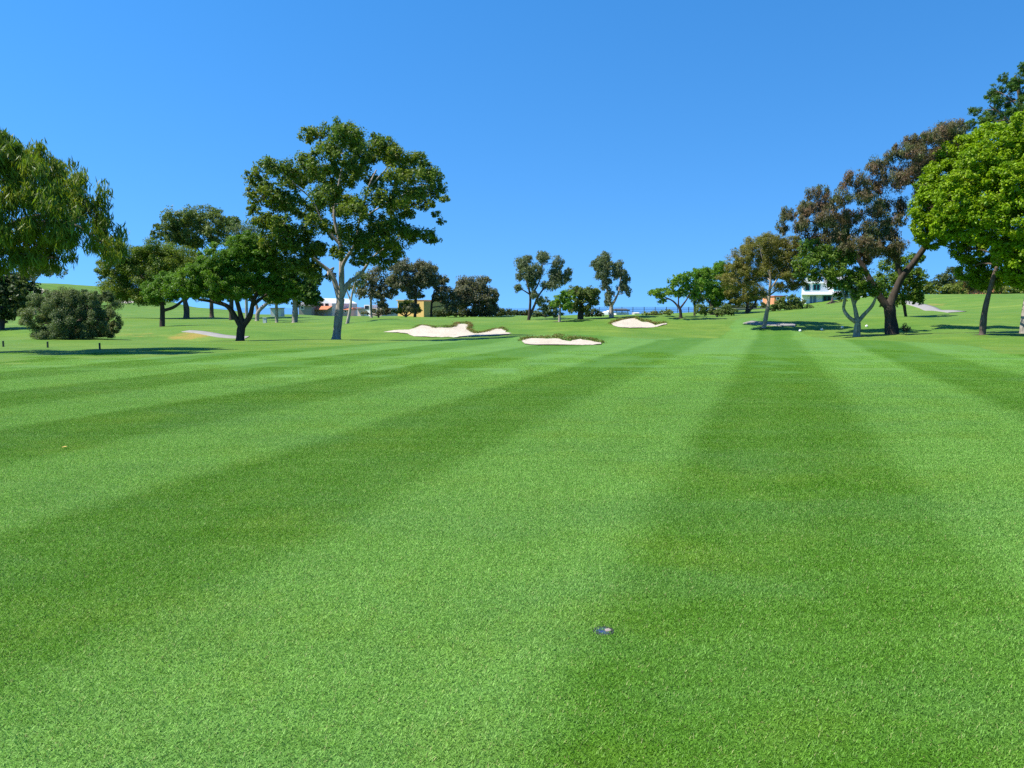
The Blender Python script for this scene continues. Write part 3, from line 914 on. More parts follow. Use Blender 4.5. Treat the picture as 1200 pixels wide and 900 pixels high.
tree('red_gum_tree', 'large gum with thick dark forked trunk and reddish drooping foliage in two masses', 'gum tree', (1045, 391.5),
     [[(1045, 392, 8.0), (1043, 372, 6.6), (1042, 358, 6.2)],
      [(1041, 362, 4.6), (1033, 351, 4.1), (1023, 333, 3.5), (1011, 308, 2.7), (996, 285, 1.8), (975, 262, 1.1), (960, 244, .7)],
      [(1043, 360, 5), (1048.6, 343, 4.3), (1057, 325, 4), (1077, 302, 3.3), (1090, 272, 2.6), (1088, 240, 2), (1080, 205, 1.4), (1095, 175, .9)],
      [(1056, 324, 2.8), (1052, 308, 2.3), (1049, 296, 2), (1038, 292, 1.7), (1025, 280, 1.1)],
      [(1000, 290, 1.6), (980, 278, 1.1), (955, 262, .7), (935, 255, .5)], [(1088, 240, 1.5), (1068, 215, 1), (1050, 195, .6)], [(996, 285, 1.2), (990, 250, .8), (982, 226, .5)]],
     [(936, 247, 10, 9), (929, 262, 7, 9), (964, 238, 12, 9), (979, 220, 14, 9), (986, 236, 14, 10), (958, 260, 14, 8), (984, 258, 16, 10), (1005, 254, 13, 10), (973, 277, 15, 9), (1000, 274, 16, 10), (1016, 281, 12, 10), (1024, 292, 11, 8), (1002, 294, 14, 8), (974, 294, 9, 7), (1034, 263, 8, 6),
      (1050, 188, 14, 11), (1064, 174, 13, 9), (1044, 213, 11, 12), (1068, 203, 16, 14), (1089, 164, 17, 11), (1110, 154, 15, 9), (1094, 188, 18, 13), (1060, 233, 13, 12), (1076, 238, 11, 11), (1066, 256, 9, 9), (1116, 178, 12, 12), (1062, 271, 5, 7), (1130, 164, 9, 8), (1104, 210, 12, 12), (985, 290, 15, 9), (1010, 298, 14, 9), (1030, 302, 11, 9), (1058, 384, 4, 5, -.3)],
     'red', 'dark', leaf=.16, cover=1.9, lump=.33, depth=.75, droop=.6, aspect=.25, seed=30, twigs=.6, flat=1.15, grow=1.2, shell=.15)

tree('backing_tree', 'mid green leafy tree filling the fork behind the thick dark trunk', 'tree', (1062, 376),
     [[(1062, 376, 2), (1060, 360, 1.7), (1058, 340, 1.3)]],
     [(1050, 310, 13, 9), (1064, 322, 12, 11), (1040, 328, 11, 9), (1060, 343, 13, 8), (1046, 354, 9, 5), (1074, 348, 6, 7), (1070, 304, 8, 7), (1034, 342, 8, 6), (1070, 334, 8, 8)], 'deep', 'dark', leaf=.17, cover=2.1, seed=31, d=62, grow=1.25)

tree('tall_pine', 'tall dark pine tip rising above the bright round tree at the right edge', 'pine tree', (1222, 372),
     [[(1224, 372, 8), (1220, 280, 6), (1210, 190, 4), (1198, 130, 2.2), (1190, 88, .8)], [(1208, 180, 2), (1180, 140, 1), (1158, 124, .6)], [(1200, 140, 1.4), (1180, 112, .7)]],
     [(1156, 124, 8, 6), (1165, 138, 8, 5), (1181, 100, 9, 8), (1189, 85, 6, 7), (1173, 107, 7, 6), (1196, 113, 11, 9), (1184, 126, 13, 7), (1143, 144, 8, 7), (1202, 95, 7, 11), (1206, 140, 18, 18), (1176, 140, 12, 8), (1230, 110, 18, 18), (1225, 165, 22, 18)],
     'pinedark', 'brown', leaf=.19, cover=1.9, seed=32, d=66, aspect=.3)

tree('bright_round_tree', 'bright lime-green round tree with dense crown at the right edge', 'tree', (1151.5, 388),
     [[(1151, 388.5, 3.7), (1153, 372, 3.2), (1157, 352, 2.9), (1163, 330, 2.6), (1172, 300, 2.2), (1180, 260, 1.6)]],
     [(1101, 240, 22, 26), (1108, 215, 20, 20), (1125, 200, 26, 24), (1152, 173, 28, 22), (1190, 160, 32, 22), (1225, 160, 30, 26), (1132, 245, 34, 32), (1165, 222, 40, 36), (1203, 210, 38, 46), (1100, 266, 17, 18), (1120, 276, 17, 15), (1150, 288, 22, 17), (1182, 285, 36, 26),
      (1163, 316, 16, 13), (1198, 310, 26, 18), (1185, 326, 20, 10), (1235, 250, 36, 55), (1232, 305, 28, 26), (1135, 182, 14, 10), (1172, 150, 14, 8), (1170, 328, 12, 8), (1170, 320, 14, 10), (1180, 332, 16, 8), (1158, 306, 13, 12, -1.5), (1168, 321, 13, 10, -1.2), (1186, 330, 18, 10, -1.2), (1175, 305, 22, 16, -2), (1094, 262, 14, 16), (1150, 260, 30, 26, -3.6), (1190, 250, 36, 34, -4.2), (1165, 300, 26, 18, -3), (1205, 305, 26, 22, -3.4), (1140, 225, 24, 22, -3)],
     'bright', 'brown', leaf=.15, cover=2.5, lump=.22, depth=.95, seed=33, twigs=.15, shell=.72, aspect=.5, d=43)

tree('edge_tree', 'lime-green tree at the right border showing only its trunk and low leaves', 'tree', (1199, 390),
     [[(1199, 390.5, 4.5), (1201, 368, 3.8), (1206, 340, 3.2), (1216, 310, 2)]],
     [(1228, 312, 26, 20), (1256, 285, 40, 36), (1214, 334, 12, 7), (1245, 325, 24, 14)], 'bright', 'pale', leaf=.2, cover=2.0, lump=.26, seed=34, d=44)

tree('umbrella_pine', 'distant grey-green dome-topped pine behind the hedge at right', 'pine tree', (1118, 348),
     [[(1118, 350, 2.2), (1118, 340, 2), (1118, 328, 1.6)]],
     [(1104, 329, 13, 8), (1118, 321, 16, 7), (1133, 328, 12, 9), (1118, 333, 22, 6), (1095, 334, 6, 5), (1143, 335, 6, 5)], 'hedge', 'brown', leaf=.3, cover=2.4, seed=35, d=126)


# ------------------------------------------------------------------ hedges and shrubs (foliage masses with their stems)
def shrub(name, label, cat, d, blobs, mat, leaf, seed, cover=2.4):
    u = sum(q[0] for q in blobs) / len(blobs)
    y = d / F
    g = onground(u, d)
    vb = 360 + (EYE - g[2]) / d * F
    stems = [[(u, vb, 1.2), (u, vb - 4, 1.0), (u + .5, vb - 7, .7)]]
    for q in blobs[:: max(1, len(blobs) // 5)]:
        stems.append([(u, vb - 2, .8), (q[0], q[1] + q[3] * .3, .5)])
    return tree(name, label, cat, (u, 0), stems, blobs, mat, 'brown', leaf=leaf, cover=cover, depth=.35, seed=seed, d=d, twigs=.15, crown='foliage', shell=.5, lump=.3)


shrub('hedge', 'low dark hedge under the dense dome-shaped tree', 'hedge', 118, [(u, 366 + (u % 3) * .4, 9, 5) for u in range(512, 596, 10)], 'hedge', .26, 50)
shrub('hedge', 'low dark scrub along the skyline between the dome-shaped tree and the centre gum', 'hedge', 121, [(u, 368.5 - (u % 4) * .5, 7, 4) for u in range(590, 624, 8)], 'hedge', .26, 51)
shrub('shrub', 'grey-green shrub behind the small yellow-green tree at centre', 'shrub', 104, [(638, 356, 9, 8), (646, 362, 10, 7), (634, 366, 9, 5), (652, 368, 9, 4), (627, 368, 7, 4)], 'grey', .24, 52)
shrub('shrub', 'low dark shrub right of the squat tree, before the white tent', 'shrub', 112, [(694, 366, 8, 5), (702, 368, 7, 3), (686, 367, 8, 5)], 'hedge', .24, 53)
shrub('shrub', 'small dark shrub at the foot of the long mesh fence, left of the open tree', 'shrub', 112, [(768, 367, 8, 3), (782, 366, 8, 3.5), (757, 368, 5, 2.2)], 'hedgelit', .24, 54)
shrub('shrub', 'grey-brown shrubs at the foot of the dense dark green tree', 'shrub', 92, [(820, 362, 8, 6), (830, 364, 8, 5), (851, 363, 7, 6), (858, 365, 7, 4), (843, 366, 8, 4)], 'olive', .2, 55)
shrub('shrub', 'dark green shrub mound in front of the white house, right of the feathery tree', 'shrub', 104, [(912, 358, 8, 6), (920, 352, 8, 6), (930, 351, 8, 6), (937, 355, 8, 6), (928, 360, 12, 4), (946, 360, 8, 3), (907, 361, 6, 4)], 'olive', .24, 56)
shrub('shrub', 'low green shrubs under the teal windows of the white house', 'shrub', 108, [(962, 359.5, 5, 2.2), (970, 358, 5, 2), (980, 356.5, 6, 2.5), (989, 354, 6, 3)], 'hedgelit', .22, 57)
shrub('shrub', 'loose green shrub at the foot of the yellow building', 'shrub', 112, [(472, 361, 7, 6), (479, 357, 7, 7), (486, 363, 9, 4), (466, 365, 6, 3)], 'hedgelit', .2, 61)
shrub('shrub', 'dusky shrubs in front of the low pink and white house', 'shrub', 116, [(441, 365, 6, 3), (449, 363, 7, 5), (456, 365, 6, 4), (428, 366.5, 5, 2)], 'dusk', .22, 62)
shrub('hedge', 'clipped yellow-green hedge left of the orange building at right', 'hedge', 117, [(u, 340 + (u % 5), 9, 8) for u in range(1080, 1128, 9)] + [(1112, 345, 8, 5), (1122, 344, 8, 5), (1086, 334, 6, 5), (1070, 344, 8, 6)], 'hedgelit', .24, 58)
shrub('hedge', 'dark yellow-green shrubbery right of the orange building under the bright tree', 'hedge', 116, [(u, 339 + (u % 4), 10, 9) for u in range(1164, 1250, 10)], 'hedgelit', .26, 59)
shrub('shrub', 'dark scrub on the crest behind the brown-green tree and the wall', 'shrub', 124, [(u, 359 + (u % 3), 8, 6) for u in range(838, 900, 9)], 'hedge', .26, 60)


# ------------------------------------------------------------------ bunkers
def sand_material():
    m, nt, b = material('bunker_sand')
    co = nt.new('ShaderNodeNewGeometry').outputs['Position']
    n1 = nt.noise(co, .9, 4, .6)
    n2 = nt.noise(co, 14, 3, .7)
    c = nt.mix(nt.remap(n1, .3, .7), (.43, .37, .285), (.50, .435, .345))
    c = nt.mix(1.0, c, nt.mix(nt.remap(n2, .3, .7), (.86, .86, .86), (1.1, 1.1, 1.1)), 'MULTIPLY')
    nt.l.new(c, b.inputs['Base Color'])
    b.inputs['Roughness'].default_value = .95
    b.inputs['Specular IOR Level'].default_value = .1
    bn = nt.new('ShaderNodeBump')
    bn.inputs['Strength'].default_value = .6
    bn.inputs['Distance'].default_value = .16
    nt.l.new(nt.noise(co, 2.6, 5, .7), bn.inputs['Height'])
    nt.l.new(bn.outputs[0], b.inputs['Normal'])
    return m


SAND = sand_material()
LIP = leaf_material('bunker_fescue', (.12, .075, .03), (.075, .115, .02), (.13, .07, .03), patch=.8)


def bunker(label, outline, lip, seed, w=.09, step=.35, lip_h=.2):
    """outline in photo pixels on the slope, lip: index range of the grassy back edge"""
    rng = np.random.default_rng(seed)
    pts = []
    n = len(outline)
    for i in range(n):
        (u0, v0), (u1, v1) = outline[i], outline[(i + 1) % n]
        m = max(2, int(abs(u1 - u0) / 2))
        for t in np.linspace(0, 1, m, endpoint=False):
            pts.append((u0 + (u1 - u0) * t + rng.normal(0, .15), v0 + (v1 - v0) * t + rng.normal(0, .08)))
    P = np.array([ground(*p)[:2] for p in pts])
    lo, hi = P.min(0), P.max(0)
    gx, gy = np.meshgrid(np.arange(lo[0], hi[0], step), np.arange(lo[1], hi[1], step))
    ok = inside(gx, gy, P)
    inner = np.stack([gx[ok], gy[ok]], -1)
    allp = [Vector(p) for p in P] + [Vector(p) for p in inner]
    e = [(i, (i + 1) % len(P)) for i in range(len(P))]
    vo, eo, fo, *_ = delaunay_2d_cdt(allp, e, [list(range(len(P)))], 1, 1e-5)
    xy = np.array([tuple(v) for v in vo])
    c = xy.mean(0)
    root = thing('sand_bunker', label, 'bunker', (c[0], c[1], float(H(c[0], c[1]))))
    b = np.array(root.location)
    z = H(xy[:, 0], xy[:, 1]) + .03 + .03 * np.sin(xy[:, 0] * 1.7 + seed) * np.sin(xy[:, 1] * 2.1)
    co = np.stack([xy[:, 0] - b[0], xy[:, 1] - b[1], z - b[2]], -1)
    tri = [f for f in fo if len(f) == 3]
    me = mesh_from('sand', co, np.array(tri).ravel(), 3, SAND)
    link('sand', me, root, smooth=True)
    if not lip:
        return root
    # tufts hanging over the back edge
    L = []
    for (u, v, k) in lip:
        L.append((*ground(u, v)[:2], k))
    L = np.array(L)
    seg = np.linalg.norm(np.diff(L[:, :2], axis=0), axis=1)
    s = np.concatenate([[0], np.cumsum(seg)])
    nn = int(s[-1] * 260)
    q = rng.uniform(0, s[-1], nn)
    x = np.interp(q, s, L[:, 0]) + rng.normal(0, w, nn)
    y = np.interp(q, s, L[:, 1]) + rng.normal(0, w * 1.4, nn) + .05
    k = np.interp(q, s, L[:, 2])
    keep = rng.random(nn) < np.clip(k, .15, 1)
    x, y, k = x[keep], y[keep], k[keep]
    z = H(x, y) + .02 + rng.uniform(.0, 1, len(x)) ** 1.3 * lip_h * .8 * k * k
    Pp = np.stack([x, y, z], -1) - b
    out = np.tile([-.2, -.7, .4], (len(x), 1))
    leaves(Pp, out, .11, LIP, 'grass_lip', root, rng, droop=.2, aspect=.3)
    return root


bunker('wide white bunker with ragged upper edge cut into the mound left of centre',
       [(449, 389.2), (462, 387.3), (479, 387), (487, 384.2), (494, 381.5), (500, 381.3), (505, 383.5), (509, 385), (516, 384.5), (524, 384.8), (531, 384), (537, 379.6), (545, 379.5), (551, 382), (549, 385.5), (551, 388),
        (557, 391), (563, 390.5), (572, 388.3), (580, 386.3), (588, 386), (593, 388), (592, 390), (600, 391), (592, 392.4), (565, 393.8), (540, 395.2), (505, 395.6), (485, 394.5), (478, 391.5), (465, 390.2)],
       [(484, 384.5, .2), (494, 381.2, .5), (503, 382.5, .6), (509, 385, 1), (520, 384.3, 1), (532, 383.3, .9), (536, 379.4, .8), (547, 379, .9), (552, 382, .9), (549, 386, .8), (553, 389.5, .9), (558, 391.2, .9), (566, 389.5, .6), (580, 386, .7), (589, 385.6, .9), (594, 388, .7)], 1, lip_h=.22)
bunker('narrow white bunker nearest the fairway, with a brown tuft on its rim',
       [(611.5, 400), (614, 398.3), (622, 397), (634, 396.8), (640, 398), (650, 397.3), (655, 397), (659, 399.5), (668, 400.5), (673, 398.5), (680, 397.8), (692, 399.2), (704, 402), (704.5, 404), (690, 404.6), (660, 404.8), (630, 404.8), (615, 403.5)],
       [(610.5, 399.5, .6), (614, 397.6, .8), (624, 396.3, .6), (640, 396.6, .8), (652, 396.3, 1), (660, 398.5, 1.2), (668, 399, 1.2), (673, 397.7, .9), (684, 397.3, .7), (696, 399.2, .8), (706, 402.6, .8)], 2, lip_h=.2)
bunker('far white bunker right of centre below the split gum tree',
       [(716, 380), (720, 378), (727, 376.4), (734, 375), (739, 373.4), (744, 373.4), (748, 375.5), (752, 377.6), (760, 378), (764, 380), (768, 382), (781, 379), (782, 380.2), (770, 383.2), (758, 384.6), (740, 384.8), (726, 383.8), (719, 382)],
       [(715, 380, .6), (720, 377.2, .8), (728, 375.2, .7), (738, 372.9, .5), (745, 372.9, .9), (752, 376.6, 1.1), (760, 377.2, 1), (766, 380, .9), (781, 378.6, .8)], 3, lip_h=.2)
bunker('small far bunker on the left hill slope beside the spreading green tree', [(137, 354), (142, 352.6), (150, 352.4), (158, 353), (159, 354.6), (150, 355.6), (140, 355.4)], [], 4, step=.8)
bunker('pale far bunker high on the left hill above the round grey bush', [(41, 341), (44, 338.8), (50, 338.8), (53, 340.8), (52, 343.6), (44, 344.2)], [], 5, step=.8)


# ------------------------------------------------------------------ cart paths: concrete strips lying on the ground
PATH = plain('path_concrete', (.25, .235, .21), .9, .12, 2.0, .2)


def path(label, px, width, d=None):
    pts = np.array([ground(u, v)[:2] for u, v in px])
    q = []
    for i in range(len(pts) - 1):
        for t in np.linspace(0, 1, 10, endpoint=False):
            q.append(pts[i] + (pts[i + 1] - pts[i]) * t)
    q.append(pts[-1])
    q = np.array(q)
    for _ in range(6):
        q[1:-1] = (q[:-2] + 2 * q[1:-1] + q[2:]) / 4
    t = np.gradient(q, axis=0)
    t /= np.linalg.norm(t, axis=1)[:, None]
    nrm = np.stack([-t[:, 1], t[:, 0]], -1)
    V = []
    for k in (-1, -.5, 0, .5, 1):
        p = q + nrm * width / 2 * k
        V.append(np.stack([p[:, 0], p[:, 1], H(p[:, 0], p[:, 1]) + .035], -1))
    edge = []
    for k in (-1, 1):
        p = q + nrm * width / 2 * k
        edge.append(np.stack([p[:, 0], p[:, 1], H(p[:, 0], p[:, 1]) - .12], -1))
    V = [edge[0]] + V + [edge[1]]
    n = len(q)
    i = np.arange(7 * n).reshape(7, n)
    f = np.stack([i[:-1, :-1], i[:-1, 1:], i[1:, 1:], i[1:, :-1]], -1).reshape(-1, 4)
    return link('cart_path', mesh_from('cart_path', np.concatenate(V), f, 4, PATH), kind='structure', label=label, cat='path')


path('pale cart path climbing the slope right of the thick dark trunk', [(1046, 351.5), (1060, 354), (1074, 357), (1088, 361), (1104, 364), (1122, 366)], 1.5)
path('pale cart path behind the trunk of the feathery brown tree', [(876, 377.5), (890, 379.2), (905, 380), (918, 380.6), (932, 381.4)], 1.3)
path('short pale path by the dry grass patch left of the spreading pine', [(218, 388.2), (232, 389.3), (245, 391.5), (258, 394), (274, 395.6), (290, 396)], .7)


# ------------------------------------------------------------------ buildings
WHITE = plain('wall_white', (.80, .79, .76), .8, .05, .4)
PINK = plain('wall_pink', (.62, .47, .40), .8, .08, .5)
YEL = plain('wall_ochre', (.62, .40, .13), .8, .1, .5)
ORANGE = plain('wall_orange', (.62, .27, .12), .8, .12, .6)
ROOFRED = plain('roof_tile', (.50, .17, .08), .8, .25, 5)
ROOFGREY = plain('roof_grey', (.20, .20, .20), .8, .2, 3)
TEAL = plain('frame_teal', (.05, .30, .30), .5, .1, 2)
WOOD = plain('dark_timber', (.18, .08, .04), .7, .2, 4)
GREYWALL = plain('wall_grey', (.30, .26, .23), .9, .15, 1.0, .3)
DARKMETAL = plain('dark_metal', (.03, .03, .035), .6, .1, 3)
BLUE = plain('blue_paint', (.12, .20, .30), .4, .1, 1)


def glass():
    m, nt, b = material('window_glass')
    b.inputs['Base Color'].default_value = (.02, .03, .035, 1)
    b.inputs['Roughness'].default_value = .12
    b.inputs['Metallic'].default_value = .25
    return m


GLASS = glass()


def bld(name, label, cat, u, d, z=None):
    g = onground(u, d)
    if z is not None:
        g[2] = z
    r = thing(name, label, cat, tuple(g))
    m = d / F

    def X(uu): return (uu - u) * m
    def Z(vv): return float(at(u, vv, d)[2] - g[2])
    return r, X, Z


def window(root, X, Z, u0, u1, v0, v1, y, frame, mull=1):
    x0, x1, z0, z1 = X(u0), X(u1), Z(v1), Z(v0)
    w = .12
    f = MB()
    f.box(x0 - w, x0, y - .08, y + .05, z0 - w, z1 + w).box(x1, x1 + w, y - .08, y + .05, z0 - w, z1 + w)
    f.box(x0, x1, y - .08, y + .05, z0 - w, z0).box(x0, x1, y - .08, y + .05, z1, z1 + w)
    for k in range(mull):
        xm = x0 + (x1 - x0) * (k + 1) / (mull + 1)
        f.box(xm - .04, xm + .04, y - .06, y + .03, z0, z1)
    fo = f.build('window', frame, root)
    MB().box(x0 - .01, x1 + .01, y - .025, y - .01, z0 - .01, z1 + .01).build('pane', GLASS, fo)


def white_house():
    r, X, Z = bld('white_house', 'white two-storey house with teal windows behind the mossy tree', 'house', 968, 121)
    r.rotation_euler[2] = -0.35
    zb = -1.2
    MB().box(X(941), X(985), 0, 9, zb, Z(332)).build('wall', WHITE, r)
    MB().box(X(985.2), X(1012), 2.5, 11, zb, Z(334)).build('wing', WHITE, r)
    rf = MB().gable(X(938), X(965), -.5, 9.5, Z(331.9), Z(320), 'y').build('roof', WHITE, r)
    MB().gable(X(966), X(1014), 1.9, 11.6, Z(331.7), Z(322), 'x').build('roof', ROOFGREY, r)
    MB().box(X(952), X(955), 4, 4.8, Z(327), Z(316)).build('chimney', WHITE, rf)
    MB().box(X(940), X(986), -1.3, -.02, Z(345.6), Z(344.2)).build('balcony', WHITE, r)
    window(r, X, Z, 953.5, 960, 331.5 + 2, 339.5, 0, TEAL, 1)
    window(r, X, Z, 945, 949, 334, 340, 0, TEAL, 0)
    window(r, X, Z, 964.5, 972.5, 347, 352.5, 0, TEAL, 1)
    window(r, X, Z, 976, 982, 334.5, 340, 0, TEAL, 1)
    window(r, X, Z, 990, 996, 338, 343, 2.5, TEAL, 1)
    window(r, X, Z, 1001, 1007, 338, 343, 2.5, TEAL, 1)
    d = MB().box(X(950), X(956.5), -.1, .02, Z(357), Z(346.8)).build('door', BLUE, r)
    MB().box(X(952.8), X(953.4), -.16, -.1, Z(357), Z(346.8)).build('door_frame', WHITE, d)


def pink_house():
    r, X, Z = bld('gabled_house', 'pale pink gabled house with red tiled roof left of the tallest trunk', 'house', 379, 150)
    r.rotation_euler[2] = -0.3
    zb = -1.5
    MB().box(X(367.5), X(390.5), 0, 10, zb, Z(355.4)).build('wall', plain('wall_pale_pink', (.70, .61, .57), .8, .05, .5), r)
    MB().gable(X(367.5), X(390.5), .02, 9.9, Z(355.38), Z(349.4), 'y').build('gable', WHITE, r)
    MB().poly([(X(366), -2.2, Z(362.4)), (X(392), -2.2, Z(362.4)), (X(391), -.02, Z(358.6)), (X(367), -.02, Z(358.6)),
               (X(366), -2.2, Z(363)), (X(392), -2.2, Z(363)), (X(391), -.02, Z(359.4)), (X(367), -.02, Z(359.4))],
              [(0, 1, 2, 3), (4, 7, 6, 5), (0, 4, 5, 1), (2, 6, 7, 3), (1, 5, 6, 2), (0, 3, 7, 4)]).build('porch_roof', ROOFRED, r)
    window(r, X, Z, 375.6, 378.2, 355.9, 358, 0, DARKMETAL, 0)
    window(r, X, Z, 382.4, 385, 356.2, 358.2, 0, DARKMETAL, 0)
    r, X, Z = bld('grey_house', 'low house with grey roof between the shade tree and the pink gabled house', 'house', 357, 146)
    MB().box(X(350), X(365), 0, 8, -1.5, Z(358)).build('wall', GREYWALL, r)
    MB().gable(X(349), X(366), -.6, 8.6, Z(358), Z(352), 'x').build('roof', ROOFGREY, r)
    window(r, X, Z, 353, 356, 359.5, 362, 0, WHITE, 0)
    r, X, Z = bld('red_roof_house', 'small red-roofed house just right of the tallest trunk', 'house', 406, 152)
    MB().box(X(402), X(409.5), 0, 7, -1.5, Z(363)).build('wall', PINK, r)
    MB().gable(X(401), X(410.5), -.5, 7.5, Z(363), Z(360.6), 'x').build('roof', ROOFRED, r)
    window(r, X, Z, 404, 406, 364, 365.6, 0, WHITE, 0)
    r, X, Z = bld('pink_house', 'low pink and white house behind the slender pale gum', 'house', 433, 150)
    r.rotation_euler[2] = -0.3
    MB().box(X(419), X(426), -.5, 7, -1.5, Z(361.4)).build('wall', PINK, r)
    MB().box(X(426.2), X(434), 0, 7, -1.5, Z(357.2)).build('tower', WHITE, r)
    MB().box(X(434.2), X(449), -.2, 7, -1.5, Z(360.6)).build('wing', PINK, r)
    MB().box(X(418), X(426), -1.1, 7.4, Z(361.2), Z(360.2)).build('roof', ROOFRED, r)
    window(r, X, Z, 428, 431.5, 359, 361.6, 0, DARKMETAL, 0)
    window(r, X, Z, 438, 441, 362.4, 364.6, -.2, DARKMETAL, 0)


def yellow_building():
    r, X, Z = bld('yellow_building', 'flat-roofed ochre yellow building behind the dusky trees', 'building', 484, 128)
    r.rotation_euler[2] = -0.55
    MB().box(X(461), X(490), 0, 9, -1.5, Z(352.6)).build('wall', YEL, r)
    MB().box(X(490.2), X(506.5), -1.2, 8, -1.5, Z(353.4)).build('wing', YEL, r)
    MB().box(X(460.4), X(490), -.3, 9.3, Z(352.55), Z(351.4)).build('roof', plain('roof_edge', (.45, .30, .12), .8, .1, 2), r)
    window(r, X, Z, 464, 469, 356, 360.5, 0, DARKMETAL, 1)
    window(r, X, Z, 473, 478, 356, 360.5, 0, DARKMETAL, 1)
    window(r, X, Z, 495, 499, 357, 361, -1.2, DARKMETAL, 1)


def orange_building():
    r, X, Z = bld('orange_building', 'orange timber-framed building under the bright tree at right', 'building', 1140, 124)
    r.rotation_euler[2] = -0.35
    MB().box(X(1129), X(1154), 0, 8, -1.5, Z(331.6)).build('wall', ORANGE, r)
    MB().box(X(1154.2), X(1172), 1.5, 8, -1.5, Z(335)).build('wing', ORANGE, r)
    MB().poly([(X(1128), -.6, Z(330.2)), (X(1143), -.6, Z(329.6)), (X(1155), -.6, Z(333.2)), (X(1128), 8.4, Z(330.2)), (X(1143), 8.4, Z(329.6)), (X(1155), 8.4, Z(333.2)),
               (X(1128), -.6, Z(331.5)), (X(1143), -.6, Z(331.4)), (X(1155), -.6, Z(334.6)), (X(1128), 8.4, Z(331.5)), (X(1143), 8.4, Z(331.4)), (X(1155), 8.4, Z(334.6))],
              [(0, 1, 4, 3), (1, 2, 5, 4), (6, 9, 10, 7), (7, 10, 11, 8), (0, 6, 7, 1), (1, 7, 8, 2), (3, 4, 10, 9), (4, 5, 11, 10), (0, 3, 9, 6), (2, 8, 11, 5)]).build('roof', plain('roof_orange', (.55, .25, .12), .8, .15, 3), r)
    for u in (1130, 1134.5, 1139, 1144, 1149):
        MB().box(X(u), X(u + .9), -.09, -.003, -1.4, Z(334.8)).build('timber', WOOD, r)
    window(r, X, Z, 1136, 1138.4, 336, 340.5, -.003, WOOD, 0)
    window(r, X, Z, 1145.6, 1148.4, 337, 341, -.003, WOOD, 0)
    r, X, Z = bld('orange_house', 'small orange house wall seen past the feathery tree trunk', 'house', 915, 150)
    MB().box(X(907), X(919), 0, 7, -2, Z(347.4)).build('wall', ORANGE, r)
    MB().box(X(906), X(920), -.4, 7.4, Z(347.35), Z(346.4)).build('roof', ROOFRED, r)
    window(r, X, Z, 910, 912.4, 348.6, 351, 0, WHITE, 0)


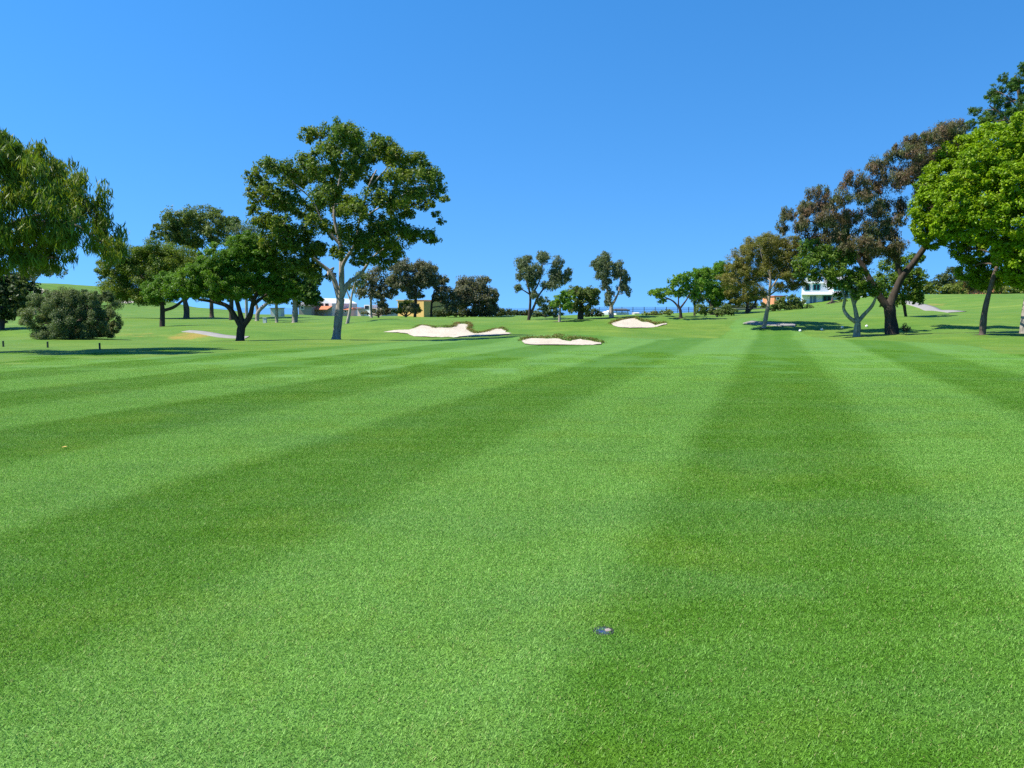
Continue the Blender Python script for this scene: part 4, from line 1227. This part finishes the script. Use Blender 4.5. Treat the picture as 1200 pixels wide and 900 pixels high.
def small_structures():
    # white tents and low pavilion by the sea
    r, X, Z = bld('white_tent', 'white peaked tent on the skyline left of the split gum tree', 'tent', 706, 140)
    r.rotation_euler[2] = -0.3
    for (a, b_, v) in ((699.5, 704, 365.6), (703.8, 708.4, 364.6), (708.2, 713, 363.4)):
        xm = (X(a) + X(b_)) / 2
        MB().poly([(X(a), 0, -1.2), (X(b_), 0, -1.2), (X(b_), 4, -1.2), (X(a), 4, -1.2), (X(a), 0, Z(v + 2.2)), (X(b_), 0, Z(v + 2.2)), (X(b_), 4, Z(v + 2.2)), (X(a), 4, Z(v + 2.2)), (xm, 2, Z(v))],
                  [(0, 1, 5, 4), (1, 2, 6, 5), (2, 3, 7, 6), (3, 0, 4, 7), (4, 5, 8), (5, 6, 8), (6, 7, 8), (7, 4, 8)]).build('canopy', WHITE, r)
    r, X, Z = bld('pavilion', 'low white pavilion with dark flat roof right of the split gum tree', 'pavilion', 729, 142)
    MB().box(X(722), X(737), 0, 5, -1.2, Z(366.2)).build('wall', WHITE, r)
    for u in (722.6, 729, 735.8):
        MB().box(X(u), X(u + .5), .2, .5, Z(366.15), Z(364.4)).build('post', DARKMETAL, r)
    MB().box(X(720), X(737.5), -.6, 5.6, Z(364.4), Z(362.9)).gable(X(723), X(736), -.4, 5.4, Z(362.88), Z(361.6), 'x').build('roof', plain('roof_charcoal', (.07, .075, .08), .8, .2, 2), r)
    r, X, Z = bld('white_shed', 'small white shed on the skyline right of the dark-roofed pavilion', 'shed', 746, 140)
    MB().box(X(743.6), X(749.4), 0, 3, -1.2, Z(367)).build('wall', WHITE, r)
    MB().gable(X(743.2), X(749.8), -.2, 3.2, Z(367), Z(366.2), 'x').build('roof', plain('roof_cream', (.6, .56, .5), .8, .1, 2), r)
    r, X, Z = bld('white_van', 'white box truck body on the skyline left of the open tree', 'truck', 759, 141)
    MB().box(X(757.6), X(763), 0, 2.2, -.6, Z(366.4)).build('cargo_box', WHITE, r)
    MB().box(X(755.6), X(757.5), .1, 2.1, -.6, Z(367.6)).build('cab', WHITE, r)
    for u in (756.6, 761.6):
        t = []
        x = X(u); 
        pts = [(x + .42 * math.cos(k * .5236), .0, -.75 + .42 * math.sin(k * .5236)) for k in range(12)]
        q = pts + [(p[0], .3, p[2]) for p in pts]
        MB().poly(q, [tuple(range(11, -1, -1)), tuple(range(12, 24))] + [(i, (i + 1) % 12, 12 + (i + 1) % 12, 12 + i) for i in range(12)]).build('wheel', DARKMETAL, r)
    # low wall
    g = onground(868, 118)
    r, X, Z = bld('garden_wall', 'low grey-brown wall behind the brown-green tree', 'wall', 868, 118)
    MB().box(X(840), X(897), 0, .4, -.8, Z(361.6)).build('wall', GREYWALL, r)
    MB().box(X(839.6), X(897.4), -.08, .48, Z(361.55), Z(360.9)).build('coping', plain('coping_stone', (.36, .33, .29), .9, .1, 2), r)
    # parked car by the wall: body, roof, wheels
    r, X, Z = bld('parked_car', 'blue-grey parked car right of the low wall, half hidden by the crest', 'car', 911, 112)
    x0, x1 = X(903), X(919)
    h = 2.0
    zt = Z(363.4)
    prof = [(0, 0), (1, 0), (1, .42), (.82, .5), (.68, .98), (.34, 1.0), (.18, .55), (0, .48)]
    pts = [(x0 + (x1 - x0) * a * 1.0, 0, zt - 1.35 + b_ * 1.35) for a, b_ in prof]
    q = pts + [(p[0], 1.7, p[2]) for p in pts]
    n = len(pts)
    MB().poly(q, [tuple(range(n)), tuple(range(2 * n - 1, n - 1, -1))] + [(i, n + i, n + (i + 1) % n, (i + 1) % n) for i in range(n)]).build('body', BLUE, r)
    MB().poly([(x0 + (x1 - x0) * a, -.02, zt - 1.35 + b_ * 1.35) for a, b_ in ((.24, .58), (.74, .56), (.65, .92), (.36, .94))], [(0, 1, 2, 3)]).build('window', GLASS, r)
    for a in (.2, .8):
        cx = x0 + (x1 - x0) * a
        pts = [(cx + .32 * math.cos(k * .5236), -.03, zt - 1.35 + .32 * math.sin(k * .5236)) for k in range(12)]
        q = pts + [(p[0], .2, p[2]) for p in pts]
        MB().poly(q, [tuple(range(11, -1, -1)), tuple(range(12, 24))] + [(i, (i + 1) % 12, 12 + (i + 1) % 12, 12 + i) for i in range(12)]).build('wheel', DARKMETAL, r)
    # hilltop wall, left
    g = onground(74, 192)
    r, X, Z = bld('hilltop_wall', 'long pinkish wall on top of the left hill', 'wall', 74, 196)
    MB().poly([(X(55), 0, -.5), (X(93), 0, -2.8), (X(93), 1, -2.8), (X(55), 1, -.5), (X(55), 0, Z(333.4)), (X(93), 0, Z(338)), (X(93), 1, Z(338)), (X(55), 1, Z(333.4))],
              [(0, 3, 2, 1), (4, 5, 6, 7), (0, 1, 5, 4), (1, 2, 6, 5), (2, 3, 7, 6), (3, 0, 4, 7)]).build('wall', PINK, r)
    # utility box
    g = ground(310.5, 378.5)
    m = g[1] / F
    r = thing('utility_box', 'small white utility box on the grass between the leaning tree and thin young tree', 'box', tuple(g))
    MB().box(-1.9 * m, 1.9 * m, -.14, .14, -.05, 6 * m).build('cabinet', plain('box_white', (.6, .62, .62), .5, .05, 2), r)
    MB().box(-2.2 * m, 2.2 * m, -.17, .17, 6 * m, 6.6 * m).build('lid', plain('lid_grey', (.5, .52, .52), .5, .05, 2), r)
    # low white bench-like planter at 318,363 beyond
    r, X, Z = bld('white_shelter', 'low white shelter on the crest behind the thin young tree', 'shelter', 322, 125)
    MB().box(X(317), X(329), 0, 2, -.5, Z(361.4)).build('wall', plain('shelter_wall', (.55, .54, .50), .8, .1, 1), r)
    MB().box(X(316.4), X(329.6), -.3, 2.3, Z(361.4), Z(360.6)).build('roof', ROOFGREY, r)
    # fence of slender posts and mesh
    r, X, Z = bld('mesh_fence', 'long tall fence of dark mesh on slender posts before the sea', 'fence', 800, 150)
    for u in range(690, 872, 13):
        MB().box(X(u) - .05, X(u) + .05, -.05, .05, -3.0, Z(359.6)).build('post', DARKMETAL, r)
    mb = MB()
    for k in range(4):
        z = Z(360 + k * 2.4)
        mb.box(X(688), X(872), -.02, .0, z - .02, z + .02)
    for i in range(150):
        x = X(688) + (X(872) - X(688)) * i / 149
        mb.box(x - .012, x + .012, .02, .03, -2.5, Z(360))
    mb.build('wire_mesh', DARKMETAL, r)


build_ground()
white_house(); pink_house(); yellow_building(); orange_building(); small_structures()


# ------------------------------------------------------------------ small things on the turf
def lathe(prof, n=20):
    """prof: (r, z) -> MB"""
    mb = MB()
    V, Fc = [], []
    for r_, z in prof:
        for k in range(n):
            a = k / n * 2 * math.pi
            V.append((r_ * math.cos(a), r_ * math.sin(a), z))
    for i in range(len(prof) - 1):
        for k in range(n):
            Fc.append((i * n + k, i * n + (k + 1) % n, (i + 1) * n + (k + 1) % n, (i + 1) * n + k))
    Fc.append(tuple((len(prof) - 1) * n + k for k in range(n)))
    Fc.append(tuple(n - 1 - k for k in range(n)))
    return mb.poly(V, Fc)


def sprinkler():
    g = ground(707.5, 742.5)
    r = thing('sprinkler_head', 'small round sprinkler head with dark rim and blue cap set in the near fairway', 'sprinkler', (g[0], g[1], -.009))
    lathe([(.050, -.02), (.054, .004), (.054, .010), (.049, .013), (.042, .013), (.040, .008), (.040, .002)], 28).build('rim', DARKMETAL, r, smooth=False)
    lathe([(.039, .003), (.0392, .009), (.034, .012), (.024, .013), (.008, .013)], 24).build('cap', plain('cap_blue', (.03, .055, .13), .6, .3, 40), r)
    s = lathe([(.016, .0125), (.016, .018), (.011, .020)], 14).build('nozzle', plain('cap_grey', (.30, .24, .21), .5, .2, 40), r)
    s.location = (.020, -.006, 0)


sprinkler()

stake_d = plain('stake_green', (.03, .05, .035), .6, .1, 5)
for (u, v, where) in ((4, 406.5, 'short dark stake nearest the left edge of the frame'), (56, 407.5, 'short dark stake below the round grey bush, middle of the row of three'), (117, 409.5, 'short dark stake right of the other two, below the bush')):
    g = ground(u, v)
    r = thing('rope_stake', where, 'stake', tuple(g), 'short stakes along the edge of the rough')
    MB().box(-.025, .025, -.025, .025, -.1, .20).build('shaft', stake_d, r)
    lathe([(.03, .2), (.036, .215), (.036, .235), (.02, .25)], 10).build('cap', stake_d, r)

tm = plain('marker_white', (.8, .8, .78), .5, .03, 5)
for (u, v, w) in ((937.5, 388.6, 'first white marker right of the feathery tree'), (963, 387.3, 'second white marker, fainter, between the feathery and the mossy tree'), (987, 384.6, 'white marker nearest left of the mossy trunk'), (1015.5, 383.2, 'white marker right of the mossy trunk')):
    g = ground(u, v)
    r = lathe([(.03, -.02), (.075, .0), (.095, .05), (.085, .10), (.05, .13), (.012, .14)], 14).build('tee_marker', tm)
    r.location = tuple(g)
    tag(r, w + ' on the slope', 'marker', 'white markers on the right slope')
g = ground(75.5, 527)
p = MB().poly([(-.03, 0, .022), (0, -.018, .026), (.034, .002, .03), (.0, .02, .03), (-.03, 0, .02), (0, -.018, .024), (.034, .002, .028), (0, .02, .028)],
              [(0, 1, 2, 3), (7, 6, 5, 4), (0, 4, 5, 1), (1, 5, 6, 2), (2, 6, 7, 3), (3, 7, 4, 0)]).build('fallen_leaf', plain('dry_leaf', (.62, .40, .10), .7, .2, 30))
p.location = (g[0], g[1], 0)
tag(p, 'tiny yellow fallen leaf alone on the fairway at left', 'leaf')


# ------------------------------------------------------------------ light
sun_d = bpy.data.lights.new('sun', 'SUN')
sun_d.energy = 4.2
sun_d.angle = R(.53)
sun_d.color = (1, .955, .88)
sun = bpy.data.objects.new('sun', sun_d)
COL.objects.link(sun)
sun.rotation_euler = (-SUN_DIR).to_track_quat('-Z', 'Y').to_euler()
sun.location = (0, 0, 60)

w = bpy.data.worlds.new('World')
scene.world = w
w.use_nodes = True
nt = NT(w.node_tree)
bg = w.node_tree.nodes['Background']
sky = nt.new('ShaderNodeTexSky', sky_type='NISHITA')
sky.sun_disc = False
sky.sun_elevation = SUN_EL
sky.sun_rotation = math.atan2(SUN_DIR.x, SUN_DIR.y)
sky.air_density = 1.0
sky.dust_density = 0.0
sky.ozone_density = 3.0
tc = nt.new('ShaderNodeTexCoord').outputs['Generated']
up = nt.vmath('ADD', tc, (0, 0, .25))
nt.l.new(nt.vmath('NORMALIZE', up, None), sky.inputs['Vector'])
hs = nt.new('ShaderNodeHueSaturation')
hs.inputs['Saturation'].default_value = 1.32
nt.l.new(sky.outputs[0], hs.inputs['Color'])
nt.l.new(hs.outputs[0], bg.inputs['Color'])
bg.inputs['Strength'].default_value = .121

scene.view_settings.view_transform = 'Standard'
scene.view_settings.look = 'None'
scene.view_settings.exposure = 1.05
scene.view_settings.gamma = 1
scene.view_settings.use_curve_mapping = False
scene.cycles.max_bounces = 6
scene.cycles.diffuse_bounces = 3
scene.cycles.glossy_bounces = 2
scene.cycles.transmission_bounces = 3
scene.cycles.transparent_max_bounces = 4
scene.cycles.use_denoising = False
scene.cycles.sample_clamp_indirect = 4
